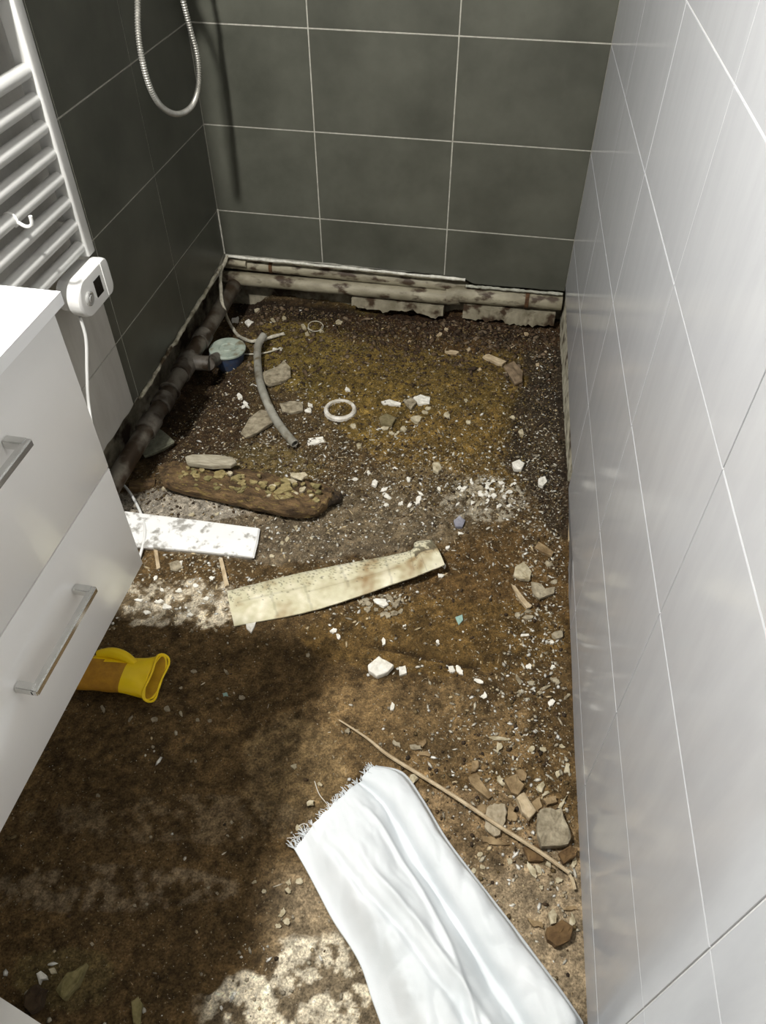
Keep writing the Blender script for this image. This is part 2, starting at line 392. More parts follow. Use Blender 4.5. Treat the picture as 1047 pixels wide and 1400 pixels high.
# right wall: u runs from the back to the front
dr = Vector((.055,-1)).normalized(); s = math.sqrt(1+.055**2)
wr = wall_slab('wall_right', (xr(YB+.07)+.004,YB+.07), (xr(-.92)+.004,-.92), .19, TOP, .10, plaster)
wall_slab('trim_5', (xr(YB+.07)+.007,YB+.07), (xr(1.74)+.007,1.74), -.16, .19, .09, plaster)
wall_slab('trim_6', (xr(1.74)+.040,1.74), (xr(-.92)+.040,-.92), -.16, .19, .06, M('earth_face',(.05,.028,.012),(.13,.075,.03),rough=1,scale=25,bump=1,bscale=80,bdist=.01))
tab = [(2.56,.188),(2.3,.165),(1.94,.128),(1.7,.118),(1.51,.118),(1.47,.105),(1.41,-.02),(1.12,-.022),(.68,-.052),(.36,-.07),(-1,-.09)]
bb_r = lerp_tab([((YB-a)*s,b) for a,b in tab])
cr = [(YB-a)*s for a in (2.555,2.11,1.66,1.21,.76,.30,-.15,-.60,-.90)]
wrg = tag(pm('trim_3', *(lambda P: (P, [(0,1,2,3)]))([(xr(2.555)-.0000,2.555,.19),(xr(-.9),-.9,.19),(xr(-.9),-.9,TOP),(xr(2.555),2.555,TOP)]), grout_p), kind='structure')
gp = []  # grout bed behind the tiles, follows the broken lower edge
for k in range(60):
    y = 2.555-(2.555+.9)*k/59; gp.append((xr(y), y, min(bb_r((YB-y)*s)+.004, .19)))
gv = gp+[(a,b,.19) for a,b,c in gp]; n_ = len(gp)
tag(pm('trim_4', gv, [(i,i+1,n_+i+1,n_+i) for i in range(n_-1)], grout_p), kind='structure')
tile_wall(wr, (xr(YB),YB), dr, cr, RROWS, bb_r, lambda i,j: pale_tile)
wall_slab('wall_front', (xr(-.92)+.02,-.92), (XL-.12,-.92), -.16, TOP, .08, paint)
dr1 = box('door_1', (-.62,-.915,-.02), (.18,-.885,2.1), doorm, None, .003); dr1['kind'] = 'structure'
box('door_handle', (-.56,-.887,1.08), (-.44,-.845,1.10), chrome, dr1, .004)
tag(pm('ceiling', [(XL-.2,-1,TOP),(.5,-1,TOP),(.5,YB+.2,TOP),(XL-.2,YB+.2,TOP)], [(0,1,2,3)], paint), kind='structure')
# outer shell below ground so no light leaks in
# ---------------------------------------------------------------- lamps
t = empty('wall_lamp', 'small white wall lamp on an arm above the washbasin', 'lamp')
box('wall_plate', (XL,.585,2.22), (XL+.014,.665,2.28), chrome, t, .004)
tube('arm', [(XL+.01,.625,2.255),(-.98,.625,2.265),(-.925,.625,2.262)], .008, chrome, t)
lathe('lamp_head', [(.012,.03),(.045,.026),(.05,.0),(.046,-.004),(.0461,-.003)], (-.925,.625,2.245), plast, t, 28)
t = empty('added_ceiling_lamp', 'added unseen fill lamp, round flat white, on the ceiling', 'lamp')  # unseen fitting with glowing diffuser, added to go with the fill light
lathe('lamp_base', [(.15,.0),(.16,-.012),(.16,-.03),(.15,-.036)], (-.30,.62,TOP-.001), plast, t, 36)
lathe('diffuser', [(.145,.0),(.14,-.008),(.10,-.012)], (-.30,.62,TOP-.037), emit('fill_diffuser',(1,.97,.92),2.0), t, 36)

# ---------------------------------------------------------------- sealant strips under the back tiles
def strip(name, a, b, r, mat, lab, cat, n=60, amp=.003, sag=None):
    P = []; a = Vector(a); b = Vector(b)
    for k in range(n+1):
        f = k/n; p = a.lerp(b,f); p.z += amp*(mnoise.noise(Vector((f*14,3,0)))); p.y += amp*.6*mnoise.noise(Vector((f*17,8,0)))
        P.append(p)
    return tag(tube(name, P, lambda f: r*(1+.45*mnoise.noise(Vector((f*40,1,r*1e3)))), mat, None, 8), lab, cat)
strip('sealant_strip', (XL+.01,YB-.014,.194), (-.172,YB-.014,.187), .0055, sealant, 'white sealant bead under the left and middle back wall tiles', 'sealant')
strip('sealant_strip', (-.168,YB-.014,.163), (xr(YB)-.008,YB-.014,.166), .0055, M('grey_sealant',(.25,.25,.20),(.42,.42,.36),rough=.8,scale=60), 'grey crusty sealant bead under the right back wall tile', 'sealant')
strip('plaster_edge', (XL+.006,1.72,.146), (XL+.006,2.50,.176), .0065, plaster, 'ragged plaster rim along the broken lower edge of the dark left wall', 'plaster', 120, .010)
strip('corner_bead', (XL+.004,YB-.006,.37), (XL+.004,YB-.006,.20), .0028, sealant, 'thin pale sealant bead in the lowest part of the back left corner', 'sealant', 20, .001)
# ---------------------------------------------------------------- pipes along the back wall
def hpipe(name, x0, x1, y, z0, z1, r, mat, lab, cat, n=44, parent=None):
    P = [(x0+(x1-x0)*k/n, y+.002*mnoise.noise(Vector((k*.4,0,z0*9))), z0+(z1-z0)*k/n) for k in range(n+1)]
    o = tube(name, P, lambda f: r*(1+.03*mnoise.noise(Vector((f*30,r*99,0)))), mat, parent, 18)
    return tag(o, lab, cat) if lab else o
E0 = empty('heating_pipe', 'cream upper pipe crossing low along the back wall, narrow', 'pipe')
hpipe('pipe_run', XL-.02, -.16, YB+.026, .146, .138, .022, pvc, None, None, parent=E0)
tube('pipe_clip', [(-.925,YB+.026,.146),(-.912,YB+.026,.146)], .0255, rust, E0, 18)
E1 = empty('water_pipe', 'thicker cream pipe with rusty band low along the back wall', 'pipe')
hpipe('pipe_run', XL-.02, -.20, YB+.006, .093, .098, .026, pvc, None, None, parent=E1)
hpipe('pipe_run', -.205, xr(YB)-.004, YB+.006, .118, .124, .032, pvc, None, None, parent=E1)
tube('clamp_band', [(.052,YB+.006,.122),(.066,YB+.006,.122)], .0345, rust, E1, 18)
tube('pipe_joint', [(-.235,YB+.006,.104),(-.19,YB+.006,.112)], .034, pvc, E1, 18)
tube('pipe_stub', [(XL-.02,YB+.0,.165),(-1.01,YB+.0,.162)], .014, pvc, E0, 12)
# broken ledge of old screed below the pipes
def ledge(name, x0, x1, y0, y1, z_top, z_bot, mat, lab, seed, n=40):
    V = []; F = []
    for k in range(n+1):
        x = x0+(x1-x0)*k/n
        j = .012*(mnoise.noise(Vector((x*16,seed,0))))+.008*mnoise.noise(Vector((x*70,seed,2)))
        V += [(x,y1,z_top),(x,y0+j*.5,z_top-.006+j*.3),(x,y0-.004+j*.6,z_bot+j*1.2),(x,y1,z_bot-.03)]
    for k in range(n):
        for m_ in range(4): F.append((k*4+m_, k*4+(m_+1)%4, (k+1)*4+(m_+1)%4, (k+1)*4+m_))
    F += [(0,1,2,3),(n*4,n*4+1,n*4+2,n*4+3)]
    return tag(pm(name, V, F, mat), lab, 'rubble')
ledge('broken_ledge', -.60, -.245, YB-.016, YB+.05, .070, .030, M('ledge_plaster',(.17,.15,.10),(.33,.30,.22),rough=.9,scale=14,bump=.5,c3=(.05,.03,.015),s3=15,t3=(.5,.6)), 'broken cream plaster ledge below the middle of the pipe', 3.3)
ledge('broken_ledge', -.17, xr(YB)-.02, YB-.026, YB+.05, .088, .036, MATS['ledge_plaster'], 'broken cream plaster ledge below the pipe at the right', 8.1)

# ---------------------------------------------------------------- drain pipe beside the left wall
DP = empty('drain_pipe', 'grey plastic drain pipe lying beside the left wall', 'pipe')
dz = .055
pa = Vector((-1.065, .75, dz)); pb = Vector((-1.065, 2.54, dz+.02))
tube('pipe_run', [pa.lerp(pb,k/30) for k in range(31)], .028, pvc_d, DP, 20)
for y0_, y1_, r_ in ((1.66,1.72,.0335),(1.78,1.83,.0335),(1.86,1.87,.036),(1.96,2.06,.035),(2.15,2.20,.033)):
    f0 = (y0_-.75)/1.79; f1 = (y1_-.75)/1.79
    tube('coupling', [pa.lerp(pb,f0+(f1-f0)*k/4) for k in range(5)], r_, pvc_c, DP, 20)
tube('branch', [(-1.06,2.03,.07),(-1.03,2.035,.068),(-.99,2.04,.066)], .026, pvc_c, DP, 18)

# ---------------------------------------------------------------- shower trap
tc = at(311,477,.075); tz = float(tc.z)
TR = empty('shower_trap', 'blue shower drain trap with dusty pale green lid', 'drain')
lathe('trap_body', [(.022,-.10),(.036,-.088),(.047,-.06),(.056,-.028),(.060,-.010),(.061,-.002)], (tc.x,tc.y,tz), bluep, TR, 36)
lathe('trap_lid', [(.061,-.004),(.065,-.003),(.0655,.003),(.063,.006),(.054,.0065),(.031,.0050),(.028,.0015),(.016,.001),(.013,.004),(.003,.0045)], (tc.x,tc.y,tz), lidm, TR, 40)
tube('outlet', [(-.995,2.04,.064),(tc.x-.03,tc.y,tz-.035)], .023, pvc_c, TR, 18)
tube('outlet_collar', [(tc.x-.066,tc.y-.0,tz-.033),(tc.x-.046,tc.y,tz-.035)], .027, M('grey_blue_collar',(.07,.08,.10),(.15,.16,.17),rough=.5), TR, 18)

# ---------------------------------------------------------------- plates and chips
def smooth_ring(P, sub, jit, rnd):
    out = []
    n = len(P)
    for i in range(n):
        a = P[i]; b = P[(i+1)%n]
        for k in range(sub):
            f = k/sub; q = a.lerp(b,f)
            if k: q = q+Vector((rnd.uniform(-jit,jit), rnd.uniform(-jit,jit),0))
            out.append(q)
    return out
def plate(name, pts, th, mat, dz=0.0, sub=2, jit=.001, parent=None, seed=0, rough=.0015, tilt=None, bulge=0, ground=True):
    """Irregular slab: outline given where its top rim meets the eye, laid on the ground."""
    rnd = random.Random(seed*7+int(pts[0][0]*13+pts[0][1]))
    cxp = sum(p[0] for p in pts)/len(pts); cyp = sum(p[1] for p in pts)/len(pts)
    c = at(cxp, cyp, th+dz); zt = c.z
    P = [on(p[0], p[1], 2, zt) for p in pts]
    jit *= 1.7; rough *= 1.5; P = smooth_ring(P, sub, jit, rnd); n = len(P)
    c = sum(P, Vector())/n; V = []; F = []
    def rz(p): return rough*(mnoise.noise(Vector((p.x*90,p.y*90,seed)))*1.6)
    layers = [(.0,-th*.98-.004,.97),(0,-th*.4,1.02),(0,0,1.0),(0,th*.08+bulge*.5,.90),(0,th*.1+bulge*.8,.62),(0,th*.1+bulge,.30)]
    for _, z, s_ in layers:
        for p in P:
            q = c+(p-c)*s_; V.append(Vector((q.x+rnd.uniform(-1,1)*jit*.5, q.y+rnd.uniform(-1,1)*jit*.5, zt+z+(rz(q) if z > -th*.5 else 0))))
    V.append(Vector((c.x,c.y,zt+th*.1+bulge+rz(c))))
    for i in range(len(layers)-1):
        for k in range(n): F.append((i*n+k, i*n+(k+1)%n, (i+1)*n+(k+1)%n, (i+1)*n+k))
    for k in range(n): F.append(((len(layers)-1)*n+k, (len(layers)-1)*n+(k+1)%n, len(V)-1))
    F.append(tuple(range(n)))
    if tilt:
        ax, ang = tilt; Q = Matrix.Rotation(math.radians(ang),3,Vector(ax)); V = [c+Q@(v-c) for v in V]
    return pm(name, V, F, mat, parent)
def blob_px(x, y, L, W, ang, n, rnd, k=.22):
    out = []; a0 = math.radians(ang)
    ph = rnd.uniform(0,6.28)
    for i in range(n):
        q = ph+2*math.pi*(i+rnd.uniform(-.25,.25))/n; r = 1+rnd.uniform(-k,k)
        u = math.cos(q)*L/2*r; v = math.sin(q)*W/2*r
        out.append((x+u*math.cos(a0)-v*math.sin(a0), y+u*math.sin(a0)+v*math.cos(a0)))
    return out
def chip(name, x, y, L, W, ang, mat, th=None, label=None, cat=None, group=None, dz=0, n=5, k=.30, parent=None):
    rnd = random.Random(int(x*31+y*17))
    d = at(x,y); dist = math.sqrt(d.x**2+d.y**2+1.6**2); m_px = dist/FPX
    th = th if th is not None else max(.0025, min(L,W)*m_px*.38)
    n = rnd.choice((4,5,5,6,7)) if n == 5 else n
    o = plate(name, blob_px(x,y,L,W,ang,n,rnd,k), th, mat, dz, 2, min(L,W)*m_px*.09, parent, seed=int(x), rough=.0010, tilt=((rnd.uniform(-1,1),rnd.uniform(-1,1),0.01),rnd.uniform(0,9)))
    if label: tag(o, label, cat, group)
    return o

# named larger pieces ------------------------------------------------
tag(plate('plaster_fragment', [(190,592),(207,583),(222,590),(238,604),(222,612),(196,621),(190,606)], .010, M('green_grey_mortar',(.13,.13,.09),(.22,.22,.16),rough=.95,scale=60,bump=.7), .02, 2, .0015, seed=1, tilt=((1,0,0),6)), 'flat grey-green mortar fragment beside the left drain pipe', 'fragment')
tag(plate('plaster_fragment', [(329,592),(340,572),(356,560),(368,562),(373,577),(352,590),(336,597)], .007, greym, .012, 2, .001, seed=2), 'pale pointed mortar sliver left of the grey hose', 'fragment')
tag(plate('plaster_fragment', [(360,508),(378,502),(388,492),(397,502),(397,514),(384,521),(366,526),(358,518)], .009, greym, .012, 2, .0015, seed=3), 'crumbly mortar slab half under the grey hose, near the trap', 'fragment')
tag(plate('plaster_fragment', [(382,552),(395,548),(412,549),(414,560),(400,564),(385,562)], .006, greym, .006, 2, .001, seed=4), 'small rough mortar flake just right of the grey hose', 'fragment')
tag(plate('tile_chip', [(417,600),(441,597),(445,603),(422,609)], .004, whitep, .003, 1, .0003, seed=5), 'small white rectangular flake by the open end of the hose', 'chip')
tag(plate('plaster_fragment', [(735,1112),(743,1105),(768,1106),(772,1122),(781,1143),(776,1154),(741,1157),(735,1140)], .017, greym, .004, 3, .001, seed=6, rough=.002), 'largest grey mortar slab against the right wall, near the sack', 'stone')
tag(plate('plaster_fragment', [(666,1103),(676,1098),(690,1100),(693,1110),(688,1128),(684,1140),(676,1143),(664,1133),(663,1118)], .007, M('worn_mortar',(.25,.20,.12),(.42,.36,.26),rough=.8,scale=50,bump=.5), .002, 3, .001, seed=7), 'rounded worn mortar flake lying under the long thin stick', 'stone')
tag(plate('wood_block', [(690,1066),(706,1058),(717,1073),(708,1087),(699,1082)], .016, wood, .003, 2, .001, seed=8), 'brown split wood block above the grey mortar slab', 'wood')
tag(plate('wood_block', [(706,1090),(717,1083),(733,1108),(724,1119),(714,1110)], .014, palewood, .006, 2, .0008, seed=9), 'pale wood block beside the largest mortar slab', 'wood')
tag(plate('wood_chunk', [(640,1062),(652,1060),(673,1088),(668,1092),(650,1078)], .010, wood, .002, 2, .001, seed=10), 'long splintered brown wood chunk above the thin stick', 'wood')
tag(plate('wood_chunk', [(742,1092),(760,1088),(762,1096),(748,1100)], .009, wood, .002, 2, .001, seed=12), 'short splintered wood chunk above the largest mortar slab', 'wood')
tag(plate('earth_clod', [(764,1166),(780,1156),(790,1160),(786,1172),(770,1180)], .014, clod, 0, 2, .001, seed=13, rough=.003), 'brown earth clod just below the largest mortar slab', 'clod')
tag(plate('earth_clod', [(715,1158),(735,1155),(745,1168),(742,1178),(722,1177)], .012, clod, 0, 2, .001, seed=14, rough=.003), 'brown earth clod crossed by the lower end of the stick', 'clod')
tag(plate('earth_clod', [(748,1268),(768,1258),(784,1266),(780,1284),(760,1294),(749,1284)], .018, clod, 0, 2, .0015, seed=15, rough=.003), 'large brown clod between the sack and the right wall', 'clod')
tag(plate('plaster_fragment', [(749,1248),(756,1242),(762,1250),(760,1262),(753,1264)], .006, creamp, .004, 2, .0005, seed=16), 'cream plaster chip resting above the large brown clod', 'fragment')
tag(plate('tile_fragment', [(503,909),(518,897),(527,903),(538,909),(530,918),(515,924),(504,917)], .014, whitep, .002, 2, .0006, seed=17), 'bright white broken tile piece on the open earth floor', 'fragment')
tag(plate('tile_fragment', [(545,912),(554,910),(556,920),(546,923)], .008, whitep, 0, 2, .0004, seed=18), 'small white plaster cube right of the bright tile piece', 'fragment')
tag(plate('wood_chunk', [(688,500),(702,494),(715,508),(714,520),(704,524)], .012, M('grey_brown_wood',(.12,.085,.05),(.26,.19,.12),rough=.9,scale=40,bump=.6), .004, 2, .0012, seed=19), 'chunky brown wood end near the back right corner', 'wood')
tag(plate('wood_chunk', [(660,487),(668,484),(692,494),(686,499)], .008, palewood, .004, 2, .0008, seed=20), 'pale torn splinter leading to the chunky wood end', 'wood')
tag(plate('plaster_fragment', [(704,775),(716,768),(727,782),(724,792),(712,791),(702,786)], .007, creamp, .003, 2, .001, seed=21), 'cream paper-like flake near the right wall, topmost of its cluster', 'fragment')
tag(plate('plaster_fragment', [(726,796),(740,798),(746,806),(759,802),(757,811),(738,818),(730,812)], .006, greym, .003, 2, .001, seed=22), 'grey forked flake near the right wall below the cream flake', 'fragment')
tag(plate('wood_sliver', [(699,799),(704,801),(720,822),(727,828),(720,831),(710,819)], .005, palewood, .002, 2, .0006, seed=23), 'bent pale sliver left of the grey forked flake', 'wood')
tag(plate('plaster_fragment', [(565,543),(575,539),(588,543),(587,551),(572,552)], .006, whitep, .004, 2, .0006, seed=24), 'oval pale shard right of the white ring', 'fragment')
tag(plate('plaster_fragment', [(552,548),(562,543),(570,550),(562,558)], .007, greym, .002, 2, .0008, seed=25), 'grey-brown flake touching the oval pale shard', 'fragment')
tag(plate('plaster_fragment', [(518,571),(528,565),(541,571),(536,581),(520,579)], .008, M('olive_mortar',(.13,.11,.05),(.22,.18,.10),rough=.95,scale=50), .002, 2, .001, seed=26), 'olive-brown mortar lump below and right of the white ring', 'fragment')
tag(plate('plaster_shard', [(521,549),(532,546),(548,551),(547,554),(524,552)], .004, whitep, .003, 2, .0005, seed=27), 'thin white curved shard right of the white ring', 'fragment')
tag(plate('stone', [(591,633),(600,631),(604,640),(599,645),(592,642)], .009, creamp, .001, 2, .0005, seed=28), 'squarish cream pebble on the ochre sand', 'stone')
tag(plate('plaster_lump', [(700,632),(710,628),(717,633),(713,641),(703,640)], .010, whitep, .001, 2, .0008, seed=29), 'white plaster lump on the black soil, nearer the sand', 'lump')
tag(plate('plaster_lump', [(736,654),(745,651),(748,658),(742,664),(736,661)], .009, whitep, .001, 2, .0008, seed=30), 'white plaster lump on the black soil, nearer the right wall', 'lump')
tag(plate('teal_shard', [(622,843),(632,840),(633,847),(627,854)], .004, tealm, .001, 1, .0003, seed=31), 'tiny teal glassy shard on the red-brown earth', 'shard')
tag(plate('foil_scrap', [(620,712),(628,705),(636,711),(632,720),(623,719)], .006, bluec, .001, 2, .0005, seed=32), 'crumpled blue-grey scrap below the white rubble patch', 'scrap')
tag(plate('wood_sliver', [(778,712),(782,704),(785,722),(783,742),(777,738)], .006, palewood, .02, 2, .0005, seed=33), 'upright brown sliver leaning at the notch in the right wall', 'wood')
tag(plate('wood_sliver', [(736,740),(757,755),(754,760),(731,749)], .006, wood, .002, 2, .0006, seed=34), 'brown bark sliver above the cream flake by the right wall', 'wood')
tag(plate('white_pebble', [(49,1331),(55,1327),(63,1333),(64,1338),(56,1339),(53,1345)], .008, whitep, .001, 1, .0005, seed=35), 'larger white chip in the shade at the front left', 'chip')
tag(plate('white_pebble', [(66,1325),(74,1322),(77,1330),(70,1331)], .006, creamp, .001, 1, .0005, seed=36), 'smaller cream chip in the shade at the front left', 'chip')
tag(plate('stone', [(77,1352),(92,1330),(110,1320),(118,1316),(106,1345),(86,1366)], .020, M('mossy_stone',(.13,.11,.04),(.26,.22,.10),rough=.95,scale=50,bump=.8), 0, 2, .0015, seed=37, rough=.003), 'long ochre stone half buried at the front left', 'stone')
tag(plate('stone', [(180,1370),(188,1362),(194,1372),(190,1400),(182,1398)], .012, MATS['mossy_stone'], -.002, 2, .001, seed=38), 'buried ochre stone right of the long stone', 'stone')
tag(plate('earth_clod', [(30,1362),(50,1345),(62,1352),(55,1375),(40,1385)], .020, M('dark_clod',(.035,.022,.012),(.07,.045,.022),rough=1,scale=40,bump=.8), 0, 2, .002, seed=39, rough=.004), 'dark earth clod in front of the pale board corner', 'clod')
tag(plate('white_shard', [(336,852),(350,849),(348,856),(343,865),(337,859)], .004, whitep, .001, 1, .0004, seed=40), 'white triangular shard under the cream strip', 'shard')
tag(plate('plaster_fragment', [(231,770),(243,765),(250,775),(242,780),(233,779)], .005, greym, .001, 2, .0006, seed=41), 'pale grey flake below the white scuffed strip', 'fragment')
tag(plate('wood_sliver', [(210,750),(215,750),(219,775),(214,778)], .004, palewood, .001, 1, .0004, seed=42), 'short pale splinter below the white scuffed strip', 'wood')
tag(plate('wood_sliver', [(299,764),(304,763),(313,799),(307,801)], .006, palewood, .006, 2, .0004, seed=43), 'pale wooden splinter at the left end of the cream strip', 'wood')
tag(plate('flat_stick', [(253,624),(263,621),(300,622),(318,625),(323,631),(315,636),(290,637),(256,633)], .010, M('pale_stick',(.27,.24,.17),(.42,.38,.29),rough=.85,scale=30,bump=.4,stretch=(1,6,6)), .055, 2, .0006, seed=44), 'smooth pale flat stick lying on top of the rotten board', 'wood')
tag(plate('wood_chunk', [(176,658),(195,655),(212,654),(211,662),(190,668),(176,668)], .016, rotten, .002, 2, .001, seed=45), 'dark wood stub between the pipe and the rotten board', 'wood')

# rotten board ------------------------------------------------------
RB = empty('rotten_board', 'rotten dark board covered in yellow flakes', 'board')
def thick_board(name, top, th, mat, parent, h, n=90, m_=22):
    """top: list of (far px, near px) pairs along the board."""
    A_ = [at(a[0],a[1],h*.75) for a,b in top]; B_ = [at(b[0],b[1],h*1.5) for a,b in top]
    A_ = spline(A_, 10); B_ = spline(B_, 10); n = len(A_); V = []; F = []
    for i in range(n):
        e = min(1, min(i, n-1-i)/4)
        for k in range(m_+1):
            f = k/m_; p = A_[i].lerp(B_[i], f)
            edge = min(f,1-f); z = .010*mnoise.noise(Vector((p.x*25,p.y*60,0)))+.006*mnoise.noise(Vector((p.x*90,p.y*120,3)))
            V.append(Vector((p.x, p.y, p.z+z-(.012 if edge < .02 else 0)-.01*(1-e))))
        for k in range(m_,-1,-1):
            f = k/m_; p = A_[i].lerp(B_[i], .03+.94*f); V.append(Vector((p.x,p.y,p.z-th+.003*mnoise.noise(p*40))))
    w_ = 2*(m_+1)
    for i in range(n-1):
        for k in range(w_): F.append((i*w_+k, i*w_+(k+1)%w_, (i+1)*w_+(k+1)%w_, (i+1)*w_+k))
    for i in (0,n-1):
        for k in range(m_): F.append((i*w_+k,i*w_+k+1,i*w_+w_-2-k,i*w_+w_-1-k))
    return pm(name, V, F, mat, parent)
thick_board('board', [((214,634),(222,658)),((245,630),(252,668)),((300,636),(300,678)),((350,642),(350,690)),((400,652),(395,699)),((440,660),(425,699)),((455,665),(442,690)),((458,670),(452,678))], .030, rotten, RB, .034)
thick_board('splintered_edge', [((432,660),(430,690)),((448,664),(446,688)),((460,669),(456,684)),((468,674),(464,680))], .02, M('charred_wood',(.02,.013,.008),(.06,.04,.02),rough=1,scale=30,bump=1), RB, .026)
rr = random.Random(5)
for k in range(80):
    f = rr.random(); x_ = 238+200*f; y_ = 640+22*f+rr.uniform(-4,20)+8*rr.random()*f
    s_ = rr.uniform(5,12)
    if k < 4: x_, y_, s_ = [(409,650,20),(388,668,22),(385,677,26),(300,648,18)][k]
    chip('flake', x_, y_, s_, s_*.5, rr.uniform(-25,25), lichen if rr.random() < .62 else creamp if rr.random() < .35 else MATS['mossy_stone'], .004, dz=.040, parent=RB, n=8, k=.35)

# white scuffed strip ----------------------------------------------
tag(plate('laminate_strip', [(120,692),(178,700),(235,707),(353,722),(350,741),(345,761),(260,752),(186,746),(120,738)], .012, marble, .004, 3, .0002, seed=50, rough=.0002), 'white scuffed laminate strip running out from under the cabinet', 'board')

# cream strip ------------------------------------------------------
def cream_strip():
    far = [(310,808),(345,799),(385,789),(430,779),(480,769),(530,760),(562,752),(568,741),(590,738)]
    near = [(320,856),(350,850),(395,842),(440,831),(490,815),(535,799),(565,789),(585,781),(608,772)]
    n = 110; m_ = 40
    hs = [.006,.006,.008,.012,.018,.026,.034,.038,.040]
    A_ = [at(*p, h) for p,h in zip(far,hs)]; B_ = [at(*p, h) for p,h in zip(near,hs)]
    A_ = spline(A_, 26); B_ = spline(B_, 26); n = len(A_); V = []; F = []; cols = []
    for lay in (0,1):
        for i in range(n):
            for k in range(m_+1):
                f = k/m_; p = A_[i].lerp(B_[i], f); u = i/(n-1)
                z = p.z+.010*math.sin(math.pi*f)*(.4+.6*u)+.0012*mnoise.noise(Vector((p.x*40,p.y*40,0)))
                V.append((p.x,p.y,z-(.0035 if lay else 0)))
                c = np.array([.60,.57,.40]); st = mnoise.noise(Vector((p.x*16,p.y*16,5)))+.5*mnoise.noise(Vector((p.x*60,p.y*60,5)))
                c = c+(np.array([.30,.20,.09])-c)*max(0,min(1,st*1.1-.05+.6*(u-.45)))
                c = c+(np.array([.80,.76,.62])-c)*max(0,min(1,-st*1.5))*(1-u*.5)
                if f < .14: c = c*(.72+.28*f/.14)
                sk_ = math.exp(-((f-.50+.1*math.sin(u*9))/.09)**2)*max(0,min(1,(u-.3)*2.2))*(.5+.9*mnoise.noise(Vector((p.x*30,p.y*30,9))))
                c = c+(np.array([.26,.17,.07])-c)*max(0,min(.8,sk_))
                hf = mnoise.noise(Vector((p.x*170,p.y*170,2)))+.6*mnoise.noise(Vector((p.x*420,p.y*420,6)))
                if hf > .30+.9*max(0,f-.15)-.25*max(0,u-.5): c = c*.42
                if u > .78 and f < .45 and st > -.12: c = c*.35
                for us, f0, f1 in ((.20,.0,.95),(.33,.3,1),(.47,0,.7),(.62,.1,1),(.75,.0,.8),(.86,.2,1)):
                    if abs(u-us-.02*(f-.5)) < .0045 and f0 <= f <= f1: c = c*.80
                for fs, u0_, u1_ in ((.42,.05,.35),(.55,.33,.66),(.35,.6,.85)):
                    if abs(f-fs) < .02 and u0_ < u < u1_: c = c*.84
                cols.append(c)
    q = m_+1; N2 = n*q
    for i in range(n-1):
        for k in range(m_):
            a = i*q+k; F.append((a,a+1,a+q+1,a+q)); F.append((N2+a,N2+a+q,N2+a+q+1,N2+a+1))
    for i in range(n-1):
        for k in (0,m_): a = i*q+k; F.append((a,a+q,N2+a+q,N2+a))
    for k in range(m_):
        for i in (0,n-1): a = i*q+k; F.append((a,a+1,N2+a+1,N2+a))
    o = pm('vinyl_strip', V, F, beige, None, False, cols)
    return tag(o, 'long cream warped vinyl strip with cracks and brown stains', 'strip')
cream_strip()

# hose offcut, ring, cord ------------------------------------------
HO = empty('hose_offcut', 'bent grey rubber hose offcut with one open end', 'hose')
hp = [at(361,458,.055),at(353,472,.04),at(352,492,.032),(at(355,520,.030)),at(363,545,.030),at(376,572,.030),at(390,592,.030),at(403,607,.028)]
hs = spline(hp, 8)
V, F = tube_geo(hs, .0138, 18, cap=False); n0 = len(V)
V2, F2 = tube_geo(hs, .0098, 18, cap=False); V += V2; F += [tuple(n0+i for i in reversed(f)) for f in F2]
m_ = len(hs)
for e in (0, m_-1):
    for k in range(18): F.append((e*18+k, e*18+(k+1)%18, n0+e*18+(k+1)%18, n0+e*18+k))
pm('hose_wall', V, F, hosem, HO, True)
tube('dark_inside', [hs[1], hs[-3]], .0001, bore, HO, 6) if False else None
c = at(465,560,.006)
RG = tag(lathe('sealing_ring', [(.0405,-.008),(.0405,.004),(.043,.0065),(.049,.0065),(.0535,.002),(.0545,-.008)], c, ringm, None, 48, jit=.0004), 'dirty white plastic ring lying flat on the sand', 'ring')
# open the ring (remove the end caps so the sand shows through)
bm = bmesh.new(); bm.from_mesh(RG.data)
caps = [f for f in bm.faces if len(f.verts) > 10]; bmesh.ops.delete(bm, geom=caps, context='FACES_ONLY')
bm.to_mesh(RG.data); bm.free()
sol = RG.modifiers.new('thickness','SOLIDIFY'); sol.thickness = .002
cp = [Vector((XL+.018,YB-.02,.196)), on(302,372,1,2.50), on(302,400,1,2.42), on(306,422,1,2.36), at(314,442,.035), at(325,458,.022), at(340,466,.014), at(352,466,.012), at(368,462,.012), at(388,456,.010)]
cps = spline(cp, 9)
CO = empty('frayed_cord', 'frayed whitish cord hanging from the back left corner', 'cord')
tube('cord_strand', cps, lambda f: .0062*(1+.25*mnoise.noise(Vector((f*50,2,2)))), cordm, CO, 8)
cp2 = [p+Vector((.004*math.sin(i*.5), 0, .004*math.cos(i*.5))) for i,p in enumerate(cps)]
tube('cord_strand', cp2, .0042, cordm, CO, 7)
tag(tube('curled_fibre', spline([at(431+9*math.cos(a)*(1+.03*a), 446+7*math.sin(a), .006+.002*a) for a in [k*.7 for k in range(14)]],4), .0016, cordm, None, 5), 'small curled white fibre below the left part of the back pipes', 'fibre')
tag(tube('string', spline([at(332,484,.006), at(350,484,.008), at(364,482,.01), at(385,476,.006)], 6), .0028, cordm, None, 6), 'short pale string crossing behind the grey hose', 'string')

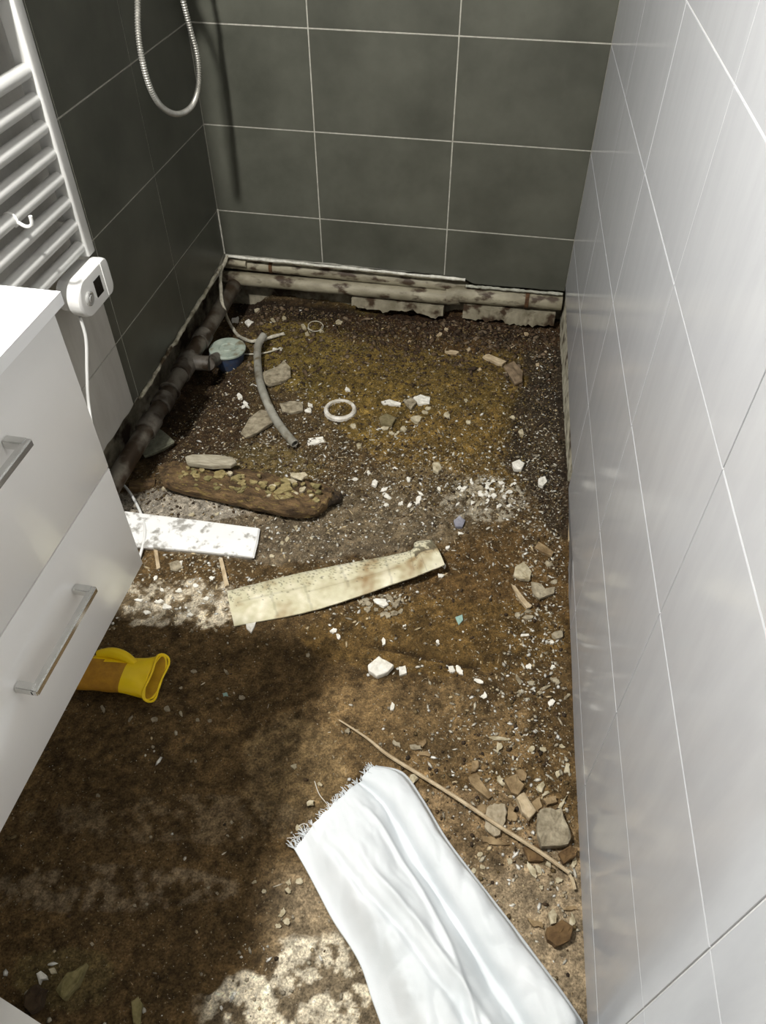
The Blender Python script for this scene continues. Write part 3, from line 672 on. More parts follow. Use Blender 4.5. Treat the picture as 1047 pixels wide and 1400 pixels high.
# long thin stick ---------------------------------------------------
sp = [at(463,984,.012), at(500,1008,.012), at(530,1032,.012), at(575,1060,.016), at(620,1088,.022), at(680,1128,.024), at(735,1163,.024), at(778,1193,.018)]
ss = spline(sp, 6)
ST = empty('long_stick', 'long thin pale stick lying diagonally above the sack', 'stick')
tube('stem', ss, lambda f: .0016+.0026*min(1,f*3.5), palewood, ST, 7)
tube('split_tip', [at(775,1190,.014), at(783,1203,.010), at(786,1216,.008)], .0035, palewood, ST, 6)

# ---------------------------------------------------------------- yellow glove
GL = empty('rubber_glove', 'yellow rubber glove with orange-brown hand under the cabinet', 'glove')
gz = .040
ca_, cb_ = at(226,897,gz+.01), at(200,957,gz-.012)
cc = (ca_+cb_)/2
wdir = (ca_-cb_).normalized(); L_ = (ca_-cb_).length/2; S2 = Vector((-.50,.05,.86)).normalized()
axis_ = Vector((-1,-.10,0)).normalized()
def glove_geo():
    prof = [(-.004,1.0,.38),(0,1.02,.42),(.004,1.0,.42),(.022,.93,.44),(.045,.84,.46),(.07,.82,.46),(.10,.80,.44),(.13,.80,.44),(.16,.82,.44),(.20,.84,.42),(.235,.80,.36),(.25,.70,.28),(.256,.4,.15)]
    n = 28; V = []; F = []
    for d_, a_, b_ in prof:
        for k in range(n):
            q = 2*math.pi*k/n
            side = Vector((.0,1,0)) if d_ > .03 else (wdir*(1-d_/.03*.5)+Vector((0,1,0))*d_/.03*.5).normalized()
            wr_ = .0018*math.sin(q*5+d_*90)+.003*mnoise.noise(Vector((d_*30,math.cos(q)*2,math.sin(q)*2)))
            c_ = cc+axis_*max(d_,0); hh = L_*b_
            upv = (S2*max(0,1-d_/.05)+Vector((0,0,1))*min(1,d_/.05)).normalized()
            V.append(c_+side*(math.cos(q)*(L_*a_+wr_))+upv*(math.sin(q)*(hh+wr_)))
    for i in range(len(prof)-1):
        for k in range(n): F.append((i*n+k, i*n+(k+1)%n, (i+1)*n+(k+1)%n, (i+1)*n+k))
    F.append(tuple((len(prof)-1)*n+k for k in range(n)))
    # inside of the cuff
    b0 = len(V)
    for d_, a_, b_ in ((-.002,.95,.36),(.02,.84,.36),(.05,.70,.34),(.09,.5,.2)):
        for k in range(n):
            q = 2*math.pi*k/n; side = wdir if d_ < .03 else Vector((0,1,0))
            V.append(cc+axis_*d_+side*(math.cos(q)*L_*a_)+(S2 if d_ < .03 else Vector((0,0,1)))*(math.sin(q)*L_*b_))
    for i in range(3):
        for k in range(n): F.append((b0+i*n+k, b0+i*n+(k+1)%n, b0+(i+1)*n+(k+1)%n, b0+(i+1)*n+k))
    for k in range(n): F.append((k,(k+1)%n,b0+(k+1)%n,b0+k))
    F.append(tuple(b0+3*n+k for k in range(n)))
    return V, F
V, F = glove_geo(); g = pm('glove_cuff', V, F, yellow, GL, True)
g.data.materials.append(inner); g.data.materials.append(orange)
for p in g.data.polygons:
    ce = p.center
    d_ = (Vector(ce)-cc).dot(axis_); s_ = (Vector(ce)-cc).dot(Vector((0,1,0)))
    rad_ = math.hypot(s_, (ce[2]-cc.z)*2)
    if min(p.vertices) >= 13*28: p.material_index = 1
    elif d_ > .072 and s_ < .006+.15*(d_-.07): p.material_index = 2
ss_ = g.modifiers.new('smooth','SUBSURF'); ss_.levels = 1; ss_.render_levels = 2
tube('cuff_rim', [cc+wdir*(math.cos(a)*L_*1.03)+S2*(math.sin(a)*L_*(.43+.06*math.sin(2*a+1)))+axis_*(.004*math.sin(3*a)) for a in [2*math.pi*k/36 for k in range(37)]], .0030, yellow, GL, 8)
for k, (oy, ln, an) in enumerate(((.036,.075,-8),(.013,.088,-2),(-.010,.084,3),(-.032,.066,9))):
    b_ = cc+axis_*.235+Vector((0,oy,-.006)); dd = Matrix.Rotation(math.radians(an),3,'Z')@axis_
    tube('finger', [b_, b_+dd*ln*.5+Vector((0,0,.003)), b_+dd*ln*.92+Vector((0,0,-.006)), b_+dd*ln+Vector((0,0,-.010))], lambda f: .0125*(1-.1*f) if f < .8 else .0075, yellow, GL, 10)
b_ = cc+axis_*.055+Vector((0,.022,.016))
tube('thumb', spline([b_, b_+Vector((-.03,.012,.006)), b_+Vector((-.065,.016,.006)), b_+Vector((-.10,.012,-.002))],4), lambda f: .0125*(.7+.4*math.sin(3*f)), yellow, GL, 10)

# ---------------------------------------------------------------- vanity cabinet
CF = -.62; CY0, CY1 = .215, .833; CZ0, CZ1 = .492, 1.038; SPL = .739
VC = empty('vanity_cabinet', 'white glossy wall-hung vanity cabinet with two drawers', 'cabinet')
bm = bmesh.new()
for a, b in (((XL+.004,CY0,CZ0+.002),(CF-.019,CY0+.018,CZ1)),((XL+.004,CY1-.019,CZ0+.002),(CF-.019,CY1-.001,CZ1)),((XL+.004,CY0+.018,CZ0+.002),(CF-.019,CY1-.019,CZ0+.02)),((XL+.004,CY0+.018,CZ0+.02),(XL+.012,CY1-.019,CZ1))):
    q_ = bmesh.ops.create_cube(bm, size=1)
    for v in q_['verts']: v.co = Vector(((a[i]+b[i])/2+v.co[i]*(b[i]-a[i]) for i in range(3)))
fin('body', bm, lacquer, VC)
for za, zb, hz_, lab in ((SPL+.0015,CZ1-.004,.952,'upper drawer front'),(CZ0,SPL-.0015,.645,'lower drawer front')):
    d = box('drawer', (CF-.018,CY0,za), (CF,CY1,zb), lacquer, VC, .0012)
    # chrome bar handle with two square posts
    bm = bmesh.new()
    def addb(a,b):
        r = bmesh.ops.create_cube(bm, size=1)
        for v in r['verts']: v.co = Vector(((a[i]+b[i])/2+v.co[i]*(b[i]-a[i]) for i in range(3)))
    y0_, y1_ = .462, .655
    addb((CF+.024,y0_,hz_-.006),(CF+.036,y1_,hz_+.006))
    addb((CF,y0_,hz_-.007),(CF+.030,y0_+.014,hz_+.007)); addb((CF,y1_-.014,hz_-.007),(CF+.030,y1_,hz_+.007))
    bmesh.ops.bevel(bm, geom=bm.edges[:], offset=.0018, segments=2, affect='EDGES')
    fin('handle', bm, chrome, d, True)
# washbasin slab with a sunk bowl
def basin():
    x0, x1, y0, y1, z0, z1 = XL+.003, CF+.012, CY0-.01, CY1+.012, CZ1+.001, CZ1+.020
    cx_, cy_ = (x0+x1)/2-.01, (y0+y1)/2; n = 48; V = []; F = []
    def rect(a):
        c_, s_ = math.cos(a), math.sin(a); hx, hy = (x1-x0)/2, (y1-y0)/2
        k = min(hx/max(1e-6,abs(c_)), hy/max(1e-6,abs(s_))); return ((x0+x1)/2+c_*k, (y0+y1)/2+s_*k)
    angs = sorted([2*math.pi*k/n for k in range(n)]+[math.atan2(sy*(y1-y0),sx*(x1-x0))%(2*math.pi) for sx in (-1,1) for sy in (-1,1)])
    n = len(angs); rings = []
    def ell(rx, ry, z): return [(cx_+rx*math.cos(a)*(1 if abs(math.cos(a))<.7 else .98), cy_+ry*math.sin(a), z) for a in angs]
    rings.append([(*rect(a), z0) for a in angs]); rings.append([(*rect(a), z1) for a in angs])
    rings += [ell(.165,.235,z1), ell(.158,.228,z1-.006), ell(.145,.21,z1-.05), ell(.10,.15,z1-.10), ell(.02,.02,z1-.115)]
    for r_ in rings: V += r_
    for i in range(len(rings)-1):
        for k in range(n): F.append((i*n+k, i*n+(k+1)%n, (i+1)*n+(k+1)%n, (i+1)*n+k))
    F.append(tuple((len(rings)-1)*n+k for k in range(n)))
    return V, F
V, F = basin()
tag(pm('washbasin', V, F, ceramic), 'bright white washbasin slab on top of the vanity cabinet', 'washbasin')

# pale board at the lower left corner
bp_ = [on(-40,1337,2,.10), on(58,1401,2,.10), on(90,1425,2,.10), on(-40,1500,2,.10)]
V = [p for p in bp_]+[p-Vector((0,0,.014)) for p in bp_]
V = [(v.x,v.y,v.z) for v in V]
tag(pm('pale_board', V, [(0,1,2,3),(4,5,6,7),(0,1,5,4),(1,2,6,5),(2,3,7,6),(3,0,4,7)], lacquer), 'smooth pale board corner at the lower left edge of the photo', 'board')
for k,(a,b) in enumerate(((0,1),(2,3))):
    m_ = (bp_[0]+bp_[1]+bp_[2]+bp_[3])/4
# the block the board rests on
box('timber_block', (min(p.x for p in bp_)+.02, min(p.y for p in bp_)+.01, -.03), (min(p.x for p in bp_)+.07, min(p.y for p in bp_)+.05, bp_[0].z-.0141), wood, None, .003)
tag(bpy.data.objects['timber_block'], 'rough timber block propping up the pale board', 'wood')

# ---------------------------------------------------------------- towel radiator
RD = empty('towel_radiator', 'white ladder towel radiator on the left pale tiled wall', 'radiator')
RX0, RX1 = -1.040, -1.000; RY0, RY1 = 1.06, 1.574
for a, b in ((RY1-.034,RY1),(RY0,RY0+.034)): box('side_rail', (RX0,a,.712), (RX1,b,1.78), enamel, RD, .005, 3)
zt = [.738+.0535*k for k in range(8)]+[1.113+.15+.0535*k for k in range(5)]+[1.63+.0535*k for k in range(3)]
bar0 = None
for z in zt:
    if bar0 is None: bar0 = tube('cross_bar', [(-1.020,RY0+.02,0),(-1.020,RY1-.02,0)], .0150, enamel, RD, 16); b_ = bar0
    else: b_ = bar0.copy(); C.objects.link(b_); b_.parent = RD
    b_.location = (0,0,z)
for y in (RY0+.017,RY1-.017):
    for z in (.80,1.70): tube('wall_bracket', [(XL+.002,y,z),(RX0+.003,y,z)], .011, enamel, RD, 12)
# control unit
def stadium(y0,y1,z0,z1,n=10):
    r = (z1-z0)/2*.98; r2 = r*.45; P = []
    for cy_,cz_,a0,rr_ in ((y1-r2,z0+r2,-90,r2),(y1-r2,z1-r2,0,r2),(y0+r,z1-r,90,r),(y0+r,z0+r,180,r)):
        for k in range(n+1): a = math.radians(a0+90*k/n); P.append((cy_+rr_*math.cos(a), cz_+rr_*math.sin(a)))
    return P
def extr(name, P, xs_, mat, parent):
    n = len(P); cy_ = sum(p[0] for p in P)/n; cz_ = sum(p[1] for p in P)/n; V = []; F = []
    for x, s_ in xs_: V += [(x, cy_+(p[0]-cy_)*s_, cz_+(p[1]-cz_)*s_) for p in P]
    for i in range(len(xs_)-1):
        for k in range(n): F.append((i*n+k,i*n+(k+1)%n,(i+1)*n+(k+1)%n,(i+1)*n+k))
    F += [tuple(range(n)), tuple((len(xs_)-1)*n+k for k in range(n))]
    o = pm(name, V, F, mat, parent, True)
    try: o.data.set_sharp_from_angle(angle=math.radians(35))
    except Exception: pass
    return o
uy0, uy1, uz0, uz1 = 1.405, 1.570, .615, .708
CU = extr('control_unit', stadium(uy0,uy1,uz0,uz1), [(-1.040,.80),(-1.036,.86),(-1.005,.88),(-1.004,.99),(-.982,1.0),(-.976,.985),(-.973,.94),(-.9725,.86)], plast, RD)
fx = -.9722
box('screen', (fx-.002,1.482,.642), (fx+.0008,1.515,.684), screenm, CU)
lathe('dial', [(.017,0),(.017,.004),(.014,.006),(.013,.0055),(.009,.0055),(.008,.007),(.003,.007)], (fx-.0005,1.448,.660), M('silver_plastic',(.45,.45,.44),(.6,.6,.58),rough=.25,metal=.5), CU, 26, axis=(1,0,0))
box('cover_seam', (fx-.03,1.531,.622), (fx+.0012,1.5335,.706), M('bright_seam',(.8,.8,.78),rough=.3), CU)
cab = spline([(-1.0,1.43,.618),(-1.0,1.425,.56),(-1.012,1.405,.48),(-1.02,1.38,.40),(-1.02,1.33,.25), at(120,600,.10), at(150,645,.035), at(175,670,.02), at(193,703,.024), at(198,730,.020), at(190,765,.005)], 9)
tube('power_cable', cab, .0042, plast, RD, 10)
HK = empty('towel_hook', 'clear plastic hook clipped on a radiator bar', 'hook')
hb = Vector((-1.018,1.335,zt[3]))
tube('clip', [hb+Vector((.0145*math.cos(a),0,.0145*math.sin(a))) for a in [math.radians(q) for q in range(-70,251,20)]], .0028, plast, HK, 8)
tube('hook_arm', spline([hb+Vector((.014,0,-.004)),hb+Vector((.03,0,-.012)),hb+Vector((.044,0,-.006)),hb+Vector((.047,0,.012))],5), .004, plast, HK, 8)

# ---------------------------------------------------------------- shower hose and its fittings
hx = -.985
hpts = [(-1.03,2.10,1.30),on(187,-40,0,hx),on(188,0,0,hx),on(189,45,0,hx),on(195,85,0,hx),on(206,122,0,hx),on(222,147,0,hx),on(243,156,0,hx),on(262,145,0,hx),on(271,118,0,hx),on(270,80,0,hx),on(260,40,0,hx),on(250,0,0,hx),on(238,-50,0,hx),(-1.02,2.22,1.70),(-1.0,2.20,1.90)]
hsp = spline(hpts, 46)
tag(tube('shower_hose', hsp, lambda f: .0070+.0014*math.cos(f*math.pi*2*172), steelhose, None, 10), 'ribbed metal shower hose hanging in a loop by the dark left wall', 'hose')
SM = empty('shower_mixer', 'chrome shower mixer bar on the dark left wall', 'tap')
tube('mixer_body', [(-1.035,1.98,1.33),(-1.035,2.24,1.33)], .021, chrome, SM, 20)
for y in (1.98,2.24): tube('mixer_knob', [(-1.035,y-.02,1.33),(-1.035,y+.02,1.33)], .026, chrome, SM, 20)
for y in (2.035,2.185): tube('wall_union', [(XL+.002,y,1.33),(-1.04,y,1.33)], .028, chrome, SM, 20)
HS = empty('hand_shower', 'chrome hand shower in its wall holder', 'shower')
tube('shower_handle', [(-1.0,2.20,1.89),(-.985,2.20,2.02)], .012, chrome, HS, 14)
lathe('shower_head', [(.012,.02),(.045,.012),(.05,0),(.046,-.006)], (-.965,2.20,2.05), chrome, HS, 30, axis=(.8,0,.6) )
tube('wall_holder', [(XL+.002,2.20,1.96),(-.99,2.20,1.96)], .016, chrome, HS, 14)

# ---------------------------------------------------------------- woven sack
def sack():
    # left rim and right rim on the ground, from mouth to the near end
    Lp = [(402,1160),(418,1188),(436,1222),(455,1258),(480,1296),(495,1325),(508,1365),(522,1405),(540,1470),(560,1540)]
    Rp = [(516,1047),(551,1056),(578,1092),(610,1145),(645,1192),(690,1250),(735,1310),(770,1357),(802,1405),(850,1480)]
    h0 = .012
    Lw = spline([at(x,y,h0) for x,y in Lp],14); Rw = spline([at(x,y,h0) for x,y in Rp],14)
    for p in Rw: p.x = min(p.x, xr(p.y)-.012)
    n = len(Lw); m_ = 96; V = []; F = []
    for lay in (0,1):
        for i in range(n):
            v = i/(n-1)
            cr_ = .70+.02*math.sin(v*7)                      # the long groove
            for k in range(m_+1):
                u = k/m_; p = Lw[i].lerp(Rw[i], u)
                if i < 14:                                    # curved mouth
                    e = (1-i/14); p = p+Vector((.012*math.sin(math.pi*u)*e-.004*mnoise.noise(Vector((u*30,0,1)))*e, (.020*math.sin(math.pi*u)+.004*mnoise.noise(Vector((u*40,4,1))))*e, 0))
                edge = sst(0,.22,u)*sst(0,.07,1-u)
                body = .040*math.sin(math.pi*min(1,u/cr_))**.8 if u < cr_ else 0
                flap = .030*math.sin(math.pi*min(1,max(0,(u-cr_)/(1-cr_))))**.7 if u >= cr_ else 0
                fold = .012*mnoise.noise(Vector((u*3.2+v*1.5,v*6,0)))+.010*abs(mnoise.noise(Vector((u*4-v*5,v*8+u*5,4))))+.0025*abs(mnoise.noise(Vector((u*14+v*9,v*18-u*6,7))))
                ridge = .010*math.exp(-((u-.30-.25*v)/.03)**2)*sst(.1,.4,v)+.008*math.exp(-((u-.52-.08*math.sin(v*5))/.02)**2)*sst(0,.2,v)-.008*math.exp(-((u-.16-.3*v)/.03)**2)
                mouth = .35+.65*sst(0,.22,v)
                z = edge*(body+flap+fold+ridge)*mouth*(1+.5*v)
                groove = (-.020*math.exp(-((u-cr_)/.030)**2)-.012*math.exp(-((u-cr_+.05)/.05)**2))*edge*(.4+.6*sst(0,.3,v))
                zz = p.z+max(.001,z+.010*edge+groove) if lay == 0 else float(H(p.x,p.y))+.001
                V.append((p.x,p.y,zz))
    q = m_+1; N2 = n*q
    for i in range(n-1):
        for k in range(m_):
            a = i*q+k; F.append((a,a+1,a+q+1,a+q)); F.append((N2+a,N2+a+q,N2+a+q+1,N2+a+1))
        for k in (0,m_): a = i*q+k; F.append((a,a+q,N2+a+q,N2+a))
    for k in range(m_):
        for i in (n-1,): a = i*q+k; F.append((a,a+1,N2+a+1,N2+a))
    return V, F, Lw, Rw
SK = empty('woven_sack', 'large white woven sack with a frayed open end', 'sack')
V, F, Lw, Rw = sack(); sk = pm('sack_cloth', V, F, sackm, SK, True)
# frayed threads along the mouth
q = 97; V2 = []; F2 = []; rr = random.Random(9)
for k in range(150):
    u = rr.random()**1.3*.93; i = int(u*96); p = Vector(V[i])+Vector((0,0,-.001)); L1 = rr.uniform(.006,.016)*(1.5 if u < .15 else 1)
    out = Vector((-.75,.65,0)); out = Matrix.Rotation(rr.uniform(-.6,.6),3,'Z')@out
    P = [p-out*.003, p+out*L1*.5+Vector((0,0,rr.uniform(-.001,.003))), p+out*L1+Vector((0,0,rr.uniform(-.006,.002)))]
    a, b = tube_geo(P, .0006, 4); o_ = len(V2); V2 += a; F2 += [tuple(o_+x for x in f) for f in b]
tag(pm('frayed_edge', V2, F2, sackm, SK), kind='stuff')
for pts in ([(430,1068),(436,1085),(446,1098),(455,1108)],[(398,1150),(415,1138),(432,1128),(446,1122)],[(392,1146),(408,1144),(424,1142)],[(470,1080),(462,1090),(452,1104),(447,1118)],[(408,1130),(415,1126),(420,1130),(412,1142),(405,1148)]):
    tube('loose_thread', spline([at(x,y,.006+.004*math.sin(i)) for i,(x,y) in enumerate(pts)],6), .0009, threadm, SK, 5)

# ---------------------------------------------------------------- countable small debris, by place
def scatter(items, name, mat, label, cat, group, th=None, k=.32, sc=1.0):
    items = [(a,b,c_*sc,d_*sc,e_) for a,b,c_,d_,e_ in items]
    ORD = 'leftmost,second,third,fourth,fifth,sixth,seventh,eighth,ninth,tenth,eleventh,twelfth,thirteenth,fourteenth,fifteenth,sixteenth,seventeenth,eighteenth'.split(',')
    if not isinstance(label, list) and 1 < len(items) <= 24:
        items = sorted(items); n_ = len(items); base = label; label = []
        for i in range(n_):
            if i < (n_+1)//2: label.append(base+', '+('leftmost' if i == 0 else ORD[i]+' from the left'))
            else: label.append(base+', '+('rightmost' if i == n_-1 else ORD[n_-1-i]+' from the right'))
    for i, it in enumerate(items): chip(name, *it, mat, th, label[i] if isinstance(label, list) else label, cat, group, k=k)
scatter([(328,543,9,6,60),(336,552,12,5,40),(384,476,6,5,0),(376,478,6,5,0),(422,560,10,5,0),(474,531,7,7,0),(424,553,7,5,20),(333,556,6,4,0),(340,441,16,9,20),(322,437,12,8,0)], 'plaster_chip', whitep, 'white plaster chip lying between the trap and the white ring', 'chip', 'white chips round the grey hose')
scatter([(415,447,10,5,60),(420,455,6,5,80),(425,452,9,4,10),(374,437,8,5,0),(388,434,7,5,30),(440,452,6,4,0),(463,440,9,7,0),(352,424,9,6,0)], 'plaster_chip', creamp, 'cream crumb on the earth under the left back pipes', 'chip', 'cream crumbs under the back pipes, left')
scatter([(619,481,22,5,5),(600,457,8,4,-30),(590,461,9,4,30),(700,473,6,5,0),(745,482,7,4,-20),(680,492,14,5,20),(640,478,7,5,0),(560,467,7,5,0),(655,505,6,4,0),(735,498,6,5,0),(720,456,9,5,10),(612,449,10,5,-20)], 'wood_chip', palewood, 'pale chip on dark earth under the right back pipes', 'chip', 'pale chips in the dark earth at the back right')
scatter([(483,582,8,6,0),(527,584,10,7,0),(535,592,9,4,30),(543,592,11,4,-40),(586,558,8,5,0),(580,563,9,4,20),(611,567,11,8,20),(570,572,14,9,0),(490,607,8,6,0),(510,600,7,5,0),(552,585,9,7,0),(637,547,6,5,0),(640,577,9,6,20),(712,590,9,7,30),(700,570,8,4,0)], 'plaster_chip', creamp, 'pale chip on the ochre sand right of the white ring', 'chip', 'pale chips on the ochre sand')
scatter([(512,660,9,12,0),(525,668,10,5,-20),(530,678,13,6,25),(558,655,6,10,0),(575,675,12,4,30),(548,688,9,6,0),(560,690,11,6,-50),(505,645,6,5,0),(540,640,7,5,0),(572,684,8,12,20),(485,655,7,5,0),(600,668,6,5,0),(528,690,7,5,0)], 'plaster_chip', whitep, 'white chip on the floor right of the rotten board', 'chip', 'white chips right of the rotten board')
rr = random.Random(21)
items = []
for k in range(60):
    a = rr.uniform(0,6.28); r_ = rr.random()**.6
    items.append((664+46*r_*math.cos(a), 676+22*r_*math.sin(a), rr.uniform(4,11), rr.uniform(3,6), rr.uniform(-60,60)))
scatter(items[:36], 'plaster_chip', whitep, 'white chip in the rubble patch by the right wall', 'chip', 'white rubble patch on the sand edge')
scatter(items[36:], 'plaster_chip', greym, 'grey chip in the rubble patch by the right wall', 'chip', 'grey rubble patch on the sand edge')
items = []
for k in range(34):
    a = rr.uniform(0,6.28); r_ = rr.random()**.6
    items.append((522+34*r_*math.cos(a), 827+15*r_*math.sin(a), rr.uniform(5,10), rr.uniform(4,7), rr.uniform(-60,60)))
scatter(items, 'mortar_crumb', greym, 'grey mortar crumb in the heap just below the cream strip', 'crumb', 'mortar crumbs below the cream strip')
scatter([(521,822,18,10,20)], 'plaster_chip', whitep, 'pale chip on top of the crumb heap below the cream strip', 'chip', None)
scatter([(617,915,7,13,-30),(628,916,7,13,-35),(654,931,15,5,15),(662,951,7,9,0),(723,911,8,6,30),(719,868,13,4,-10),(553,855,6,6,0),(599,877,5,5,0),(456,862,9,7,0),(463,870,6,6,0),(524,877,5,10,0),(536,966,5,12,10),(754,960,8,9,0),(756,912,6,6,0),(754,877,6,6,0),(603,787,9,5,20),(629,729,10,6,0),(612,748,6,5,0)], 'plaster_chip', whitep, 'small white chip scattered on the bare red-brown earth', 'chip', 'white chips on the bare red-brown earth')
scatter([(762,868,16,11,-30),(722,843,13,7,10),(708,840,7,7,0),(722,835,11,5,0),(745,940,14,5,-20),(726,933,12,6,10),(709,930,16,5,60),(738,947,10,6,-40),(760,930,14,8,30),(712,945,11,5,-10),(775,952,12,4,-40),(750,770,12,6,30),(757,795,10,5,0)], 'mortar_flake', greym, 'grey flake scattered in front of the right wall', 'flake', 'grey flakes along the right wall')
scatter([(475,999,10,9,0),(541,1016,12,7,30),(568,1021,16,8,10)], 'mortar_flake', greym, 'brownish pebble on the bare earth above the long stick', 'pebble', 'pebbles above the long stick')
scatter([(580,1030,20,8,5),(578,1016,14,9,-30),(648,1050,12,20,20),(660,1105,14,20,10),(712,1058,12,18,-30),(700,1112,14,22,5),(735,1100,12,16,20),(650,1062,16,20,50),(675,1150,34,10,10),(780,1242,18,8,0),(768,1170,10,14,30),(730,1262,24,12,30)], 'wood_chunk', wood, ['flat brown wood chip just above the middle of the long stick','small brown wood chip above the flat one, uphill of the stick','brown chip above the long splintered wood chunk','brown chip touching the left edge of the worn mortar flake','brown chip above the split brown wood block','brown chip between worn mortar flake and pale wood block','brown chip touching the top corner of the largest mortar slab','dark strip of wood beside the long splintered chunk','long dark wood piece below the worn mortar flake','brown wood chip at the wall below the end of the stick','narrow brown chip between the two clods near the stick','brown wood sliver left of the large brown clod'], 'wood', 'brown wood chips near the sack')
scatter([(684,1010,28,5,8),(682,1022,8,17,15),(727,1024,9,8,0),(742,1024,11,6,10),(565,1065,13,12,0),(685,1066,9,14,-30),(741,1074,9,16,20),(745,1085,12,5,-30),(762,1058,7,9,0),(768,1020,8,5,10),(775,1050,8,18,0),(768,1098,6,22,35),(657,1168,8,7,0),(660,1185,10,6,40),(728,1190,8,24,-30),(736,1188,6,18,-40),(750,1180,8,10,10),(785,1178,6,20,10),(764,1203,9,7,0),(740,1213,6,6,0),(757,1345,8,10,0),(782,1260,8,24,0),(697,1178,6,8,0),(648,1190,6,7,0)], 'plaster_chip', creamp, 'cream chip or splinter between the long stick and the right wall', 'chip', 'cream chips near the sack')
scatter([(447,1130,0.1,0.1,0)], 'plaster_chip', creamp, 'x', 'chip', None) if False else None
scatter([(424,1098,12,13,0),(437,1072,8,6,20),(410,1205,9,8,0),(395,1207,8,9,0),(394,1217,9,8,0),(361,1218,8,6,0),(386,1247,7,16,35),(392,1260,9,9,0),(380,1266,8,6,0),(347,1206,6,5,0),(402,1047,10,6,20),(409,1130,8,10,30)], 'plaster_chip', creamp, 'pale chip on the lit earth left of the sack', 'chip', 'pale chips left of the sack')
scatter([(228,968,13,9,0),(247,975,5,14,-15),(270,984,9,6,0),(286,985,8,7,0),(210,983,12,8,0),(140,968,7,14,-25),(178,983,4,16,35),(265,918,12,7,0),(309,918,5,13,-30),(240,845,9,8,10),(262,862,7,7,0),(295,862,6,6,0),(420,895,9,8,0),(223,838,12,9,-20),(331,953,12,8,0),(297,955,6,4,0),(247,940,6,5,0),(134,1087,6,9,30),(261,1040,5,8,0),(267,1040,6,7,0),(261,1073,4,6,0),(316,1124,5,6,0),(311,1142,6,5,0),(209,1021,6,5,0),(125,1290,8,7,0),(184,1238,7,5,0),(200,1236,6,5,0),(196,1292,5,5,0),(285,1213,6,5,0),(297,1221,5,7,0),(320,947,5,5,0),(206,1144,8,5,0)], 'plaster_chip', greym, 'small pale chip in the shadow of the vanity cabinet', 'chip', 'chips in the cabinet shadow', sc=.72)
scatter([(216,822,14,8,-10),(228,829,13,7,10),(200,837,10,5,0),(247,772,6,14,20),(290,790,7,6,0),(282,818,9,5,0),(221,806,8,5,20),(212,790,9,6,-30),(268,800,8,5,0),(190,820,12,6,0),(244,807,9,6,0),(260,840,8,5,0)], 'plaster_chip', whitep, 'white chip between the scuffed strip and the cabinet shadow', 'chip', 'white chips above the cabinet shadow')
scatter([(262,703,9,5,-20),(296,703,10,5,-10),(235,663,10,6,0),(225,668,9,5,0),(385,742,6,5,0),(392,736,7,6,0),(371,760,7,5,0),(426,736,6,5,0),(380,705,6,5,0),(405,720,7,5,0),(350,708,6,4,0)], 'plaster_chip', creamp, 'cream chip between the rotten board and the two strips', 'chip', 'cream chips between board and strips')
chip('teal_chip', 308, 950, 8, 6, 0, tealm, .002, 'tiny teal chip in the cabinet shadow right of the glove', 'chip')

# ---------------------------------------------------------------- uncountable crumbs, as one mesh per kind
def crumbs(name, count, dens, sizes, palette, label, cat, seed, flat=.5, elong=1.0, excl=()):
    rg = np.random.RandomState(seed)
    base = np.array([(1,0,0),(.3,.95,0),(-.8,.6,0),(-.8,-.6,0),(.3,-.95,0),(.1,0,1),(0,.1,-.7)],float)
    FB = [(0,1,5),(1,2,5),(2,3,5),(3,4,5),(4,0,5),(1,0,6),(2,1,6),(3,2,6),(4,3,6),(0,4,6)]
    X = rg.uniform(-1.06,.31,count*12); Y = rg.uniform(.14,2.54,count*12)
    ok = X < xr(Y)-.012; X = X[ok]; Y = Y[ok]
    hh = H(X,Y); P, Q = proj(X,Y,hh); keep = rg.rand(len(X)) < dens(P,Q,X,Y)
    X = X[keep][:count]; Y = Y[keep][:count]; hh = hh[keep][:count]; n = len(X)
    s_ = sizes[0]*(sizes[1]/sizes[0])**(rg.rand(n)**2.1)
    a = rg.uniform(0,6.28,n); tl = rg.uniform(-.4,.4,(n,2)); el = 1+elong*rg.rand(n)*rg.rand(n)
    B = base[None]*(1+.35*(rg.rand(n,7,3)-.5)); B = B*np.stack([el,1/np.sqrt(el),np.full(n,flat)],-1)[:,None,:]*s_[:,None,None]
    B[...,2] += B[...,0]*tl[:,:1]+B[...,1]*tl[:,1:]
    ca_, sa_ = np.cos(a)[:,None], np.sin(a)[:,None]
    Vv = np.stack([B[...,0]*ca_-B[...,1]*sa_+X[:,None], B[...,0]*sa_+B[...,1]*ca_+Y[:,None], B[...,2]+hh[:,None]+s_[:,None]*flat*.35],-1).reshape(-1,3)
    Ff = (np.array(FB)[None]+7*np.arange(n)[:,None,None]).reshape(-1,3)
    pal = np.array(palette); cc_ = np.repeat((pal[rg.randint(len(pal),size=n)]*(.75+.5*rg.rand(n,1))),7,0)
    me = bpy.data.meshes.new(name); me.vertices.add(len(Vv)); me.vertices.foreach_set('co',Vv.ravel())
    me.loops.add(Ff.size); me.loops.foreach_set('vertex_index',Ff.ravel().astype(np.int32))
    me.polygons.add(len(Ff)); me.polygons.foreach_set('loop_start',np.arange(0,Ff.size,3,dtype=np.int32)); me.polygons.foreach_set('loop_total',np.full(len(Ff),3,dtype=np.int32))
    me.update(calc_edges=True); me.validate()
    c_ = me.color_attributes.new('Col','FLOAT_COLOR','POINT'); c_.data.foreach_set('color',np.concatenate([cc_,np.ones((len(cc_),1))],1).ravel())
    me.materials.append(crumb); return tag(link(name,me), label, cat, kind='stuff')
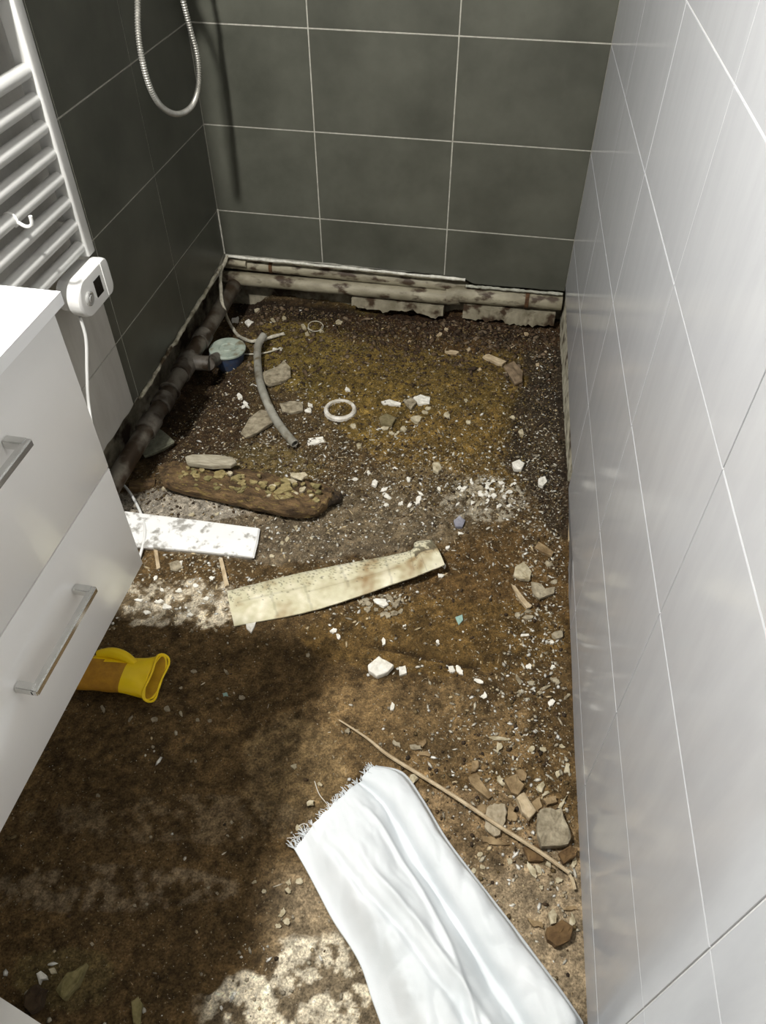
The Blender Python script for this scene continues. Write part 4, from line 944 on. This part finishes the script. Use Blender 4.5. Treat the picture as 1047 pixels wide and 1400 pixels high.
def d_pale(P,Q,X,Y):
    d = .03+.55*G(P,Q,440,640,190,70)+.55*G(P,Q,660,660,120,70)+.45*G(P,Q,755,620,30,200)+.6*G(P,Q,700,1090,110,170)+.55*G(P,Q,740,840,60,130)+.5*G(P,Q,250,800,110,50)+.25*G(P,Q,350,570,110,60)+.4*G(P,Q,360,1300,60,60)+.5*G(P,Q,520,820,60,30)+.4*G(P,Q,420,740,150,40)
    d = d*(.35+1.3*fbm(31,X,Y,14,3)**1.4)
    return np.clip(d*np.where((P<430)&(Q>890)&(Q<1290),.18,1),0,1)
crumbs('plaster_crumbs', 14500, d_pale, (.0007,.0058), [(.55,.52,.44),(.40,.36,.27),(.66,.65,.60),(.30,.26,.19),(.45,.36,.22)], 'scattered pale plaster crumbs all over the excavated earth', 'crumbs', 3, .5, 1.8)
def d_dark(P,Q,X,Y):
    d = .015+.9*sst(780,620,Q)+.4*G(P,Q,700,1090,110,170)+.4*G(P,Q,520,820,70,40)+.35*G(P,Q,740,840,60,160)
    return np.clip(d*(.3+1.4*fbm(33,X,Y,9,3)),0,1)
crumbs('earth_crumbs', 15000, d_dark, (.0013,.0062), [(.075,.045,.020),(.05,.03,.014),(.11,.075,.03),(.14,.10,.045),(.035,.022,.012)], 'loose brown earth crumbs over the excavated floor', 'crumbs', 4, .7, .8)
def d_spl(P,Q,X,Y): return np.clip((.08+.5*G(P,Q,460,640,200,70)+.6*G(P,Q,660,470,110,40)+.8*G(P,Q,720,1100,80,140)+.5*G(P,Q,740,850,50,120)+.4*G(P,Q,740,600,50,100))*np.where((P<430)&(Q>890),.2,1),0,1)
crumbs('wood_splinters', 900, d_spl, (.0016,.0045), [(.45,.36,.22),(.34,.25,.14),(.60,.55,.44)], 'fine pale wood splinters scattered over the earth', 'splinters', 5, .25, 7.0)
def d_sand(P,Q,X,Y): return np.clip(G(P,Q,470,480,110,55)+G(P,Q,600,545,130,65)+.7*G(P,Q,660,620,90,45),0,1)
crumbs('sand_grains', 8000, d_sand, (.001,.0042), [(.16,.11,.03),(.20,.14,.04),(.12,.085,.03),(.24,.18,.07)], 'ochre sandy grains heaped in the middle of the far end', 'sand', 6, .7, .5)
def d_back(P,Q,X,Y): return np.clip((Y>2.1)*(.25+G(P,Q,660,455,150,30)+.6*G(P,Q,380,430,90,15)),0,1)
crumbs('rubble_bits', 1600, d_back, (.003,.013), [(.06,.035,.018),(.10,.065,.035),(.15,.11,.07),(.045,.028,.015)], 'dark broken rubble bits heaped below the back pipes', 'rubble', 8, .6, 1.2)
